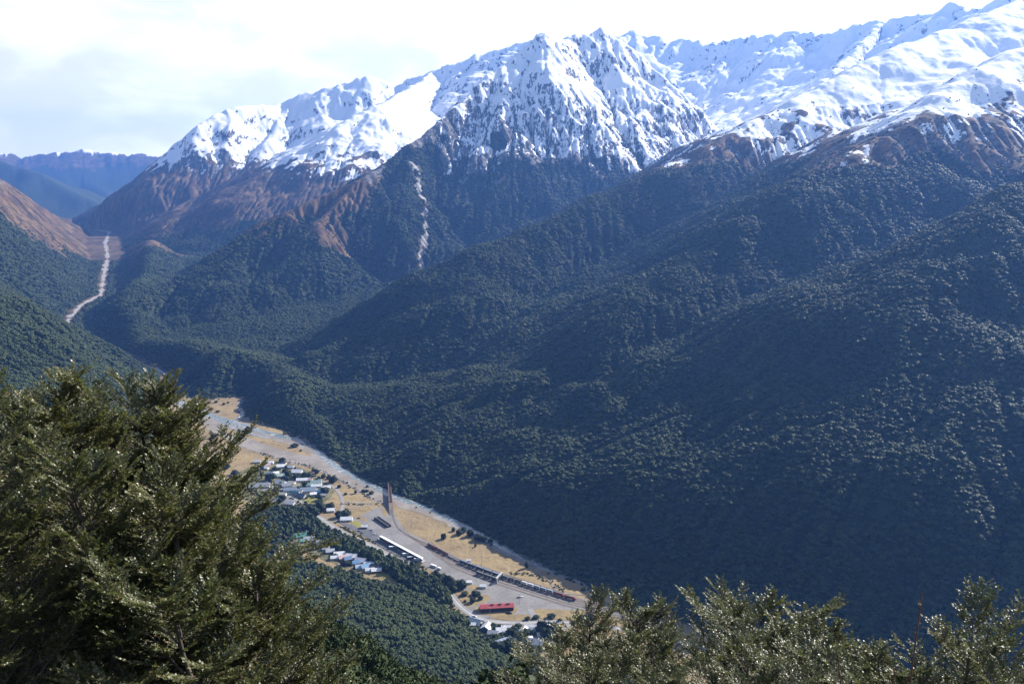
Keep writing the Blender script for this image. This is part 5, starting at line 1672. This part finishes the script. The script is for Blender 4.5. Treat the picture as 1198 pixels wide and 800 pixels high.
def beech_meshes(seed, H, spread, nprim, lean=(0.0, 0.0), low=0.12, top=0.5, leaf=0.0235, nsec=17, nter=12, nleaf=12, stems=1):
    rs = np.random.RandomState(seed)
    kt = 14
    s = np.linspace(0, 1, kt)
    trunks, tl = [], []
    for q in range(stems):
        an = rs.uniform(0, 6.28)
        off = (0.0 if q == 0 else 1.0) * 0.22 * H * np.array([math.cos(an), math.sin(an), 0])
        hh = H * (1 if q == 0 else rs.uniform(0.7, 0.92))
        w = np.cumsum(rs.normal(0, 0.022 * H / 2, (kt, 2)), axis=0)
        w -= w[0]
        P = np.stack([lean[0] * H * s ** 1.4 + w[:, 0] * 0.35, lean[1] * H * s ** 1.4 + w[:, 1] * 0.35, hh * s], 1) + off[None] * (s ** 0.8)[:, None]
        trunks.append(P)
        tl.append(hh)
    TP = np.array(trunks)
    Tr = (0.010 * H + 0.012) * (1 - 0.9 * s)[None] * np.linspace(1, 0.7, stems)[:, None] + 0.006
    # limbs
    n1 = nprim
    hf = ((np.arange(n1)[None] + rs.uniform(0, 1, (stems, n1))) / n1) ** 0.85
    O, D = lerp_path(TP, low + (1 - low) * hf)
    az = (np.arange(n1)[None] * 2.39996 + rs.normal(0, 0.35, (stems, n1)))
    el = np.radians(5 + 40 * hf ** 1.2 + rs.normal(0, 8, (stems, n1)))
    bias = 1 + 0.30 * np.cos(az - math.atan2(lean[1], lean[0])) * (1 if abs(lean[0]) + abs(lean[1]) > 0 else 0)
    L = spread * H * ((1 - hf) ** 0.7 * 0.9 + 0.17) * rs.uniform(0.72, 1.18, (stems, n1)) * bias
    E = np.stack([np.cos(az) * np.cos(el), np.sin(az) * np.cos(el), np.sin(el)], -1)
    k1 = 9
    t1 = np.linspace(0, 1, k1)
    wob = np.cumsum(rs.normal(0, 0.018, (stems, n1, k1, 3)), axis=2)
    P1_ = O[:, :, None] + L[:, :, None, None] * (E[:, :, None] * t1[None, None, :, None] + UP * (0.13 * t1 ** 2 - 0.04 * t1)[None, None, :, None] + wob)
    P1_ = P1_.reshape(-1, k1, 3)
    L1 = L.reshape(-1)
    P2, L2 = sprout(P1_, L1, nsec, 0.16, 48, 0.52, 0.06, rs, 6, 0.16)
    P2b, L2b = P1_[:, -4:][:, [0, 0, 1, 1, 2, 3]], L1 * 0.3          # the limb's own tip carries twigs too
    P2a, L2a = np.concatenate([P2, P2b]), np.concatenate([L2, L2b])
    P3, L3 = sprout(P2a, L2a, nter, 0.12, 44, 0.42, 0.07, rs, 3, 0.075)
    # leaves in two ranks along each twig, and a few at the shoots' ends
    n3 = len(P3)
    t = (np.arange(nleaf)[None] + rs.uniform(0, 1, (n3, nleaf))) / nleaf
    C, D = lerp_path(P3, 0.06 + 0.94 * t)
    side = unit(np.cross(D, UP))
    sg = np.where(np.arange(nleaf) % 2 == 0, 1.0, -1.0)[None, :, None]
    ax = unit(D * 0.7 + side * sg * 0.8 + rs.normal(0, 0.28, D.shape))
    nr = unit(np.cross(side, D) * np.sign(np.cross(side, D)[..., 2:3] + 1e-6) + rs.normal(0, 0.42, D.shape))
    bx = unit(np.cross(nr, ax))
    sz = leaf * rs.uniform(0.65, 1.2, (n3, nleaf, 1))
    C = C + ax * sz * 0.35
    quad = np.stack([C - ax * sz * 0.5, C + bx * sz * 0.36 - ax * sz * 0.05, C + ax * sz * 0.5, C - bx * sz * 0.36 - ax * sz * 0.05], 2).reshape(-1, 3)
    crown = new_mesh('crown', quad, np.arange(len(quad)), 4, M_LEAF, False)
    v, q = tubes(TP, Tr, 9)
    trunk = new_mesh('trunk', v, q, 4, M_BARK)
    va, qa = tubes(P1_, (0.0055 * L1[:, None] + 0.004) * (1.05 - np.linspace(0, 1, k1))[None] + 0.0025, 5)
    vb, qb = tubes(P2, (0.004 * L2[:, None] + 0.002) * (1.05 - np.linspace(0, 1, 6))[None] + 0.0014, 4)
    vc, qc = tubes(P3[::2], np.full((len(P3[::2]), 3), 0.0013), 3)
    limbs = new_mesh('limbs', np.concatenate([va, vb, vc]), np.concatenate([qa, qb + len(va), qc + len(va) + len(vb)]), 4, M_BARK)
    ti = int(np.argmax(quad[:, 2]))
    # the crown's own top, a little below its very last leaf
    return trunk, limbs, crown, len(quad) // 4, quad[ti]


NLEAF = 0


def beech(meshes, base, rz, label, scale=1.0, name='beech_tree', group='beeches below the viewpoint'):
    t = thing(name, label, 'tree', base, rz, group)
    t.scale = (scale, scale, scale)
    link('trunk', meshes[0], t)
    link('limbs', meshes[1], t)
    link('crown', meshes[2], t)
    return t


BK = {}
BK['a'] = beech_meshes(101, 6.2, 0.36, 44, (0.10, 0.0))
BK['b'] = beech_meshes(102, 5.4, 0.36, 42, (0.08, 0.03))
BK['c'] = beech_meshes(103, 4.6, 0.37, 38, (0.09, -0.03))
BK['d'] = beech_meshes(104, 4.4, 0.36, 30, (0.03, 0.0), nsec=14, nter=10, nleaf=10)
BK['e'] = beech_meshes(105, 3.8, 0.42, 26, (-0.03, 0.02), nsec=14, nter=10, nleaf=10)


def ground_z(x, y):
    return float(bilin(H2, np.array([x]), np.array([y]))[0])


def plant_beech(kind, H, px, py, Y, rz, label, tilt=0.0):
    """a beech whose top stands on a sight line at depth Y, rooted in the slope below it"""
    xt, yt, ztop = PT(px, py, Y)
    tp = BK[kind][4]
    c, q = math.cos(rz), math.sin(rz)
    ox, oy = tp[0] * c - tp[1] * q, tp[0] * q + tp[1] * c
    sc = 1.0
    for _ in range(12):
        x, y = xt - ox * sc, yt - oy * sc
        g = ground_z(x, y)
        sc = max(0.4, min((ztop - g + 0.15) / tp[2], 1.9))
    o = beech(BK[kind], (x, y, ztop - tp[2] * sc), rz, label, sc)
    print('BEECH', kind, round(x, 1), round(y, 1), 'ground', round(g, 1), 'top', round(ztop, 1), 'scale', round(sc, 2))


for args in (('b', 5.4, 42, 428, 8.4, 3.0, 'bushy beech top just right of the left edge of the picture'), ('b', 5.4, 4, 432, 7.8, 5.2, 'wide bushy beech top cut by the left edge'), ('b', 5.4, 92, 450, 8.8, 0.9, 'bushy beech filling the gap left of the highest pointed sprays'), ('b', 5.4, 225, 515, 9.2, 2.2, 'bushy beech on the right flank of the left thicket'),
             ('a', 6.2, 6, 415, 8.6, 0.3, 'tall olive beech at the left edge of the picture'), ('a', 6.2, 122, 428, 9.6, 2.3, 'tall olive beech with the highest pointed sprays on the left'),
             ('b', 5.4, 165, 478, 9.4, 0.2, 'broad beech with sprays reaching up over the gravel flats'), ('b', 5.4, 180, 515, 8.6, 5.6, 'full olive beech in the middle of the left thicket'), ('a', 6.2, 62, 432, 8.0, 4.2, 'beech between the left edge and the highest pointed sprays'),
             ('c', 4.6, 228, 585, 8.6, 0.1, 'beech with long side sprays in front of the village'), ('c', 4.6, 285, 668, 9.2, 0.5, 'low beech spreading its sprays over the near forest'), ('b', 5.4, 165, 520, 7.6, 2.9, 'bushy beech in front of the highest pointed sprays'),
             ('b', 5.4, 50, 560, 6.6, 1.2, 'near beech with a bare twiggy stem at the lower left'), ('c', 4.6, 200, 620, 6.8, 0.9, 'near bushy beech at the bottom of the left thicket'), ('c', 4.6, 350, 738, 9.0, 0.3, 'lowest small beech at the right end of the left thicket'), ('c', 4.6, 255, 690, 7.6, 5.8, 'small beech at the bottom edge under the long side sprays'),
             ('b', 5.4, 190, 600, 7.8, 1.9, 'dense beech in the lower middle of the left thicket'), ('c', 4.6, 105, 640, 6.2, 3.9, 'nearest beech at the bottom left corner'), ('c', 4.6, 305, 735, 8.2, 2.5, 'small beech between the spreading one and the lowest one'),
             ('a', 6.2, -15, 420, 7.4, 1.7, 'beech cut by the left edge of the picture'), ('b', 5.4, 20, 490, 7.0, 3.4, 'dark beech just inside the left edge below the tall ones'), ('c', 4.6, 150, 580, 7.0, 5.0, 'bushy beech in the heart of the left thicket'), ('b', 5.4, 240, 650, 7.2, 4.4, 'beech leaning over the bottom edge right of the thicket'),
             ('d', 4.4, 722, 690, 12.6, 0.5, 'slim beech with a single tall tip in front of the railway yard'), ('e', 3.8, 775, 698, 12.4, 1.9, 'beech with upright sprays right of the slim tip'), ('d', 4.4, 828, 676, 12.8, 2.9, 'tallest beech of the row along the bottom'),
             ('e', 3.8, 900, 722, 12.6, 4.0, 'bushy beech right of the tallest in the bottom row'), ('d', 4.4, 958, 704, 13.0, 5.0, 'dense round topped beech in the bottom row'), ('e', 3.8, 655, 750, 11.6, 0.9, 'low beech at the left end of the bottom row'),
             ('e', 3.8, 1030, 758, 11.8, 2.2, 'low beech behind the bare shrub'), ('d', 4.4, 1120, 742, 11.0, 3.2, 'spreading dark beech left of the corner one'), ('d', 4.4, 1192, 688, 10.0, 0.4, 'dark beech filling the right corner'), ('e', 3.8, 735, 752, 10.6, 3.3, 'low beech in front of the slim tip'), ('e', 3.8, 845, 742, 10.6, 5.2, 'low beech in front of the tallest one'), ('e', 3.8, 940, 758, 10.6, 0.2, 'low beech in front of the dense round topped one'),
             ('e', 3.8, 790, 732, 11.4, 2.6, 'bushy beech between the slim tip and the tallest one'), ('e', 3.8, 695, 742, 11.2, 4.6, 'bushy beech between the low left one and the slim tip'), ('d', 4.4, 1165, 735, 9.4, 1.6, 'low dark beech in front of the corner one'), ('e', 3.8, 690, 775, 9.6, 0.8, 'beech low at the bottom edge under the slim tip'), ('e', 3.8, 800, 778, 9.4, 2.2, 'beech low at the bottom edge, middle of the row'), ('e', 3.8, 890, 768, 9.8, 3.9, 'beech low at the bottom edge right of the middle'), ('e', 3.8, 995, 785, 9.4, 5.6, 'beech low at the bottom edge left of the bare shrub'), ('e', 3.8, 1080, 775, 9.6, 1.4, 'beech low at the bottom edge right of the bare shrub'), ('e', 3.8, 870, 700, 13.4, 0.2, 'beech standing behind the tallest and the bushy one'),
             ('e', 3.8, 1000, 745, 12.4, 1.1, 'beech between the round topped one and the bare shrub')):
    plant_beech(*args)


def bare_shrub():
    rs = np.random.RandomState(77)
    x, y, zt = PT(1068, 688, 9.0)
    g = ground_z(x, y)
    H = zt - g
    t = thing('bare_shrub', 'half bare reddish shrub with thin upright twigs in the bottom row', 'shrub', (x, y, g - 0.1))
    n = 9
    s = np.linspace(0, 1, 8)
    az, sp = rs.uniform(0, 6.28, n), rs.uniform(0.05, 0.42, n)
    hh = H * rs.uniform(0.6, 1.0, n)
    hh[0], sp[0] = H * 1.02, 0.05
    P = np.stack([sp[:, None] * H * 0.5 * np.cos(az)[:, None] * s ** 1.3, sp[:, None] * H * 0.5 * np.sin(az)[:, None] * s ** 1.3, hh[:, None] * s], -1) + np.cumsum(rs.normal(0, 0.012, (n, 8, 3)), 1)
    P2, L2 = sprout(P, hh, 12, 0.45, 38, 0.14, 0.35, rs, 5, 0.12)
    v, q = tubes(P, 0.016 * (1.1 - s)[None] * np.ones((n, 1)) + 0.005, 6)
    v2, q2 = tubes(P2, np.full((len(P2), 5), 0.0035), 4)
    red = flat_mat('red_twigs', (0.13, 0.06, 0.04), 0.8, 0, 0.3, 8)
    link('stem', new_mesh('stem', v, q, 4, red), t)
    link('twigs', new_mesh('twigs', v2, q2, 4, red), t)
    t2 = rs.uniform(0.3, 1, (len(P2), 9))
    C, D = lerp_path(P2, t2)
    ax, nr = unit(rs.normal(size=C.shape)), unit(rs.normal(size=C.shape) + UP)
    bx = unit(np.cross(nr, ax))
    sz = 0.034 * rs.uniform(0.6, 1.2, C.shape[:2] + (1,))
    quad = np.stack([C - ax * sz * .5, C + bx * sz * .36, C + ax * sz * .5, C - bx * sz * .36], 2).reshape(-1, 3)
    pale = flat_mat('pale_shrub_leaves', (0.26, 0.20, 0.11), 0.5, 0, 0.4, 3)
    link('leaves', new_mesh('leaves', quad, np.arange(len(quad)), 4, pale, False), t)


bare_shrub()

# ------------------------------------------------------------------ haze
def haze():
    z0, z1 = float(GH.min()) - 1.0, max(float(GH.max()), CAMZ) + 30.0
    x0, x1, y0, y1 = -12000, 12000, -800, 16000
    v = [(x, y, z) for z in (z0, z1) for y in (y0, y1) for x in (x0, x1)]
    f = [(0, 2, 3, 1), (4, 5, 7, 6), (0, 1, 5, 4), (2, 6, 7, 3), (0, 4, 6, 2), (1, 3, 7, 5)]
    me = bpy.data.meshes.new('haze')
    me.from_pydata(v, [], f)
    m = bpy.data.materials.new('haze')
    m.use_nodes = True
    nt = NT(m.node_tree)
    out = nt.node('ShaderNodeOutputMaterial')
    p = nt.node('ShaderNodeVolumePrincipled')
    p.inputs['Color'].default_value = (0.15, 0.36, 1.0, 1)
    p.inputs['Density'].default_value = 6.2e-5
    p.inputs['Anisotropy'].default_value = 0.35
    nt.t.links.new(p.outputs[0], out.inputs['Volume'])
    me.materials.append(m)
    link('haze', me, kind='stuff')


haze()
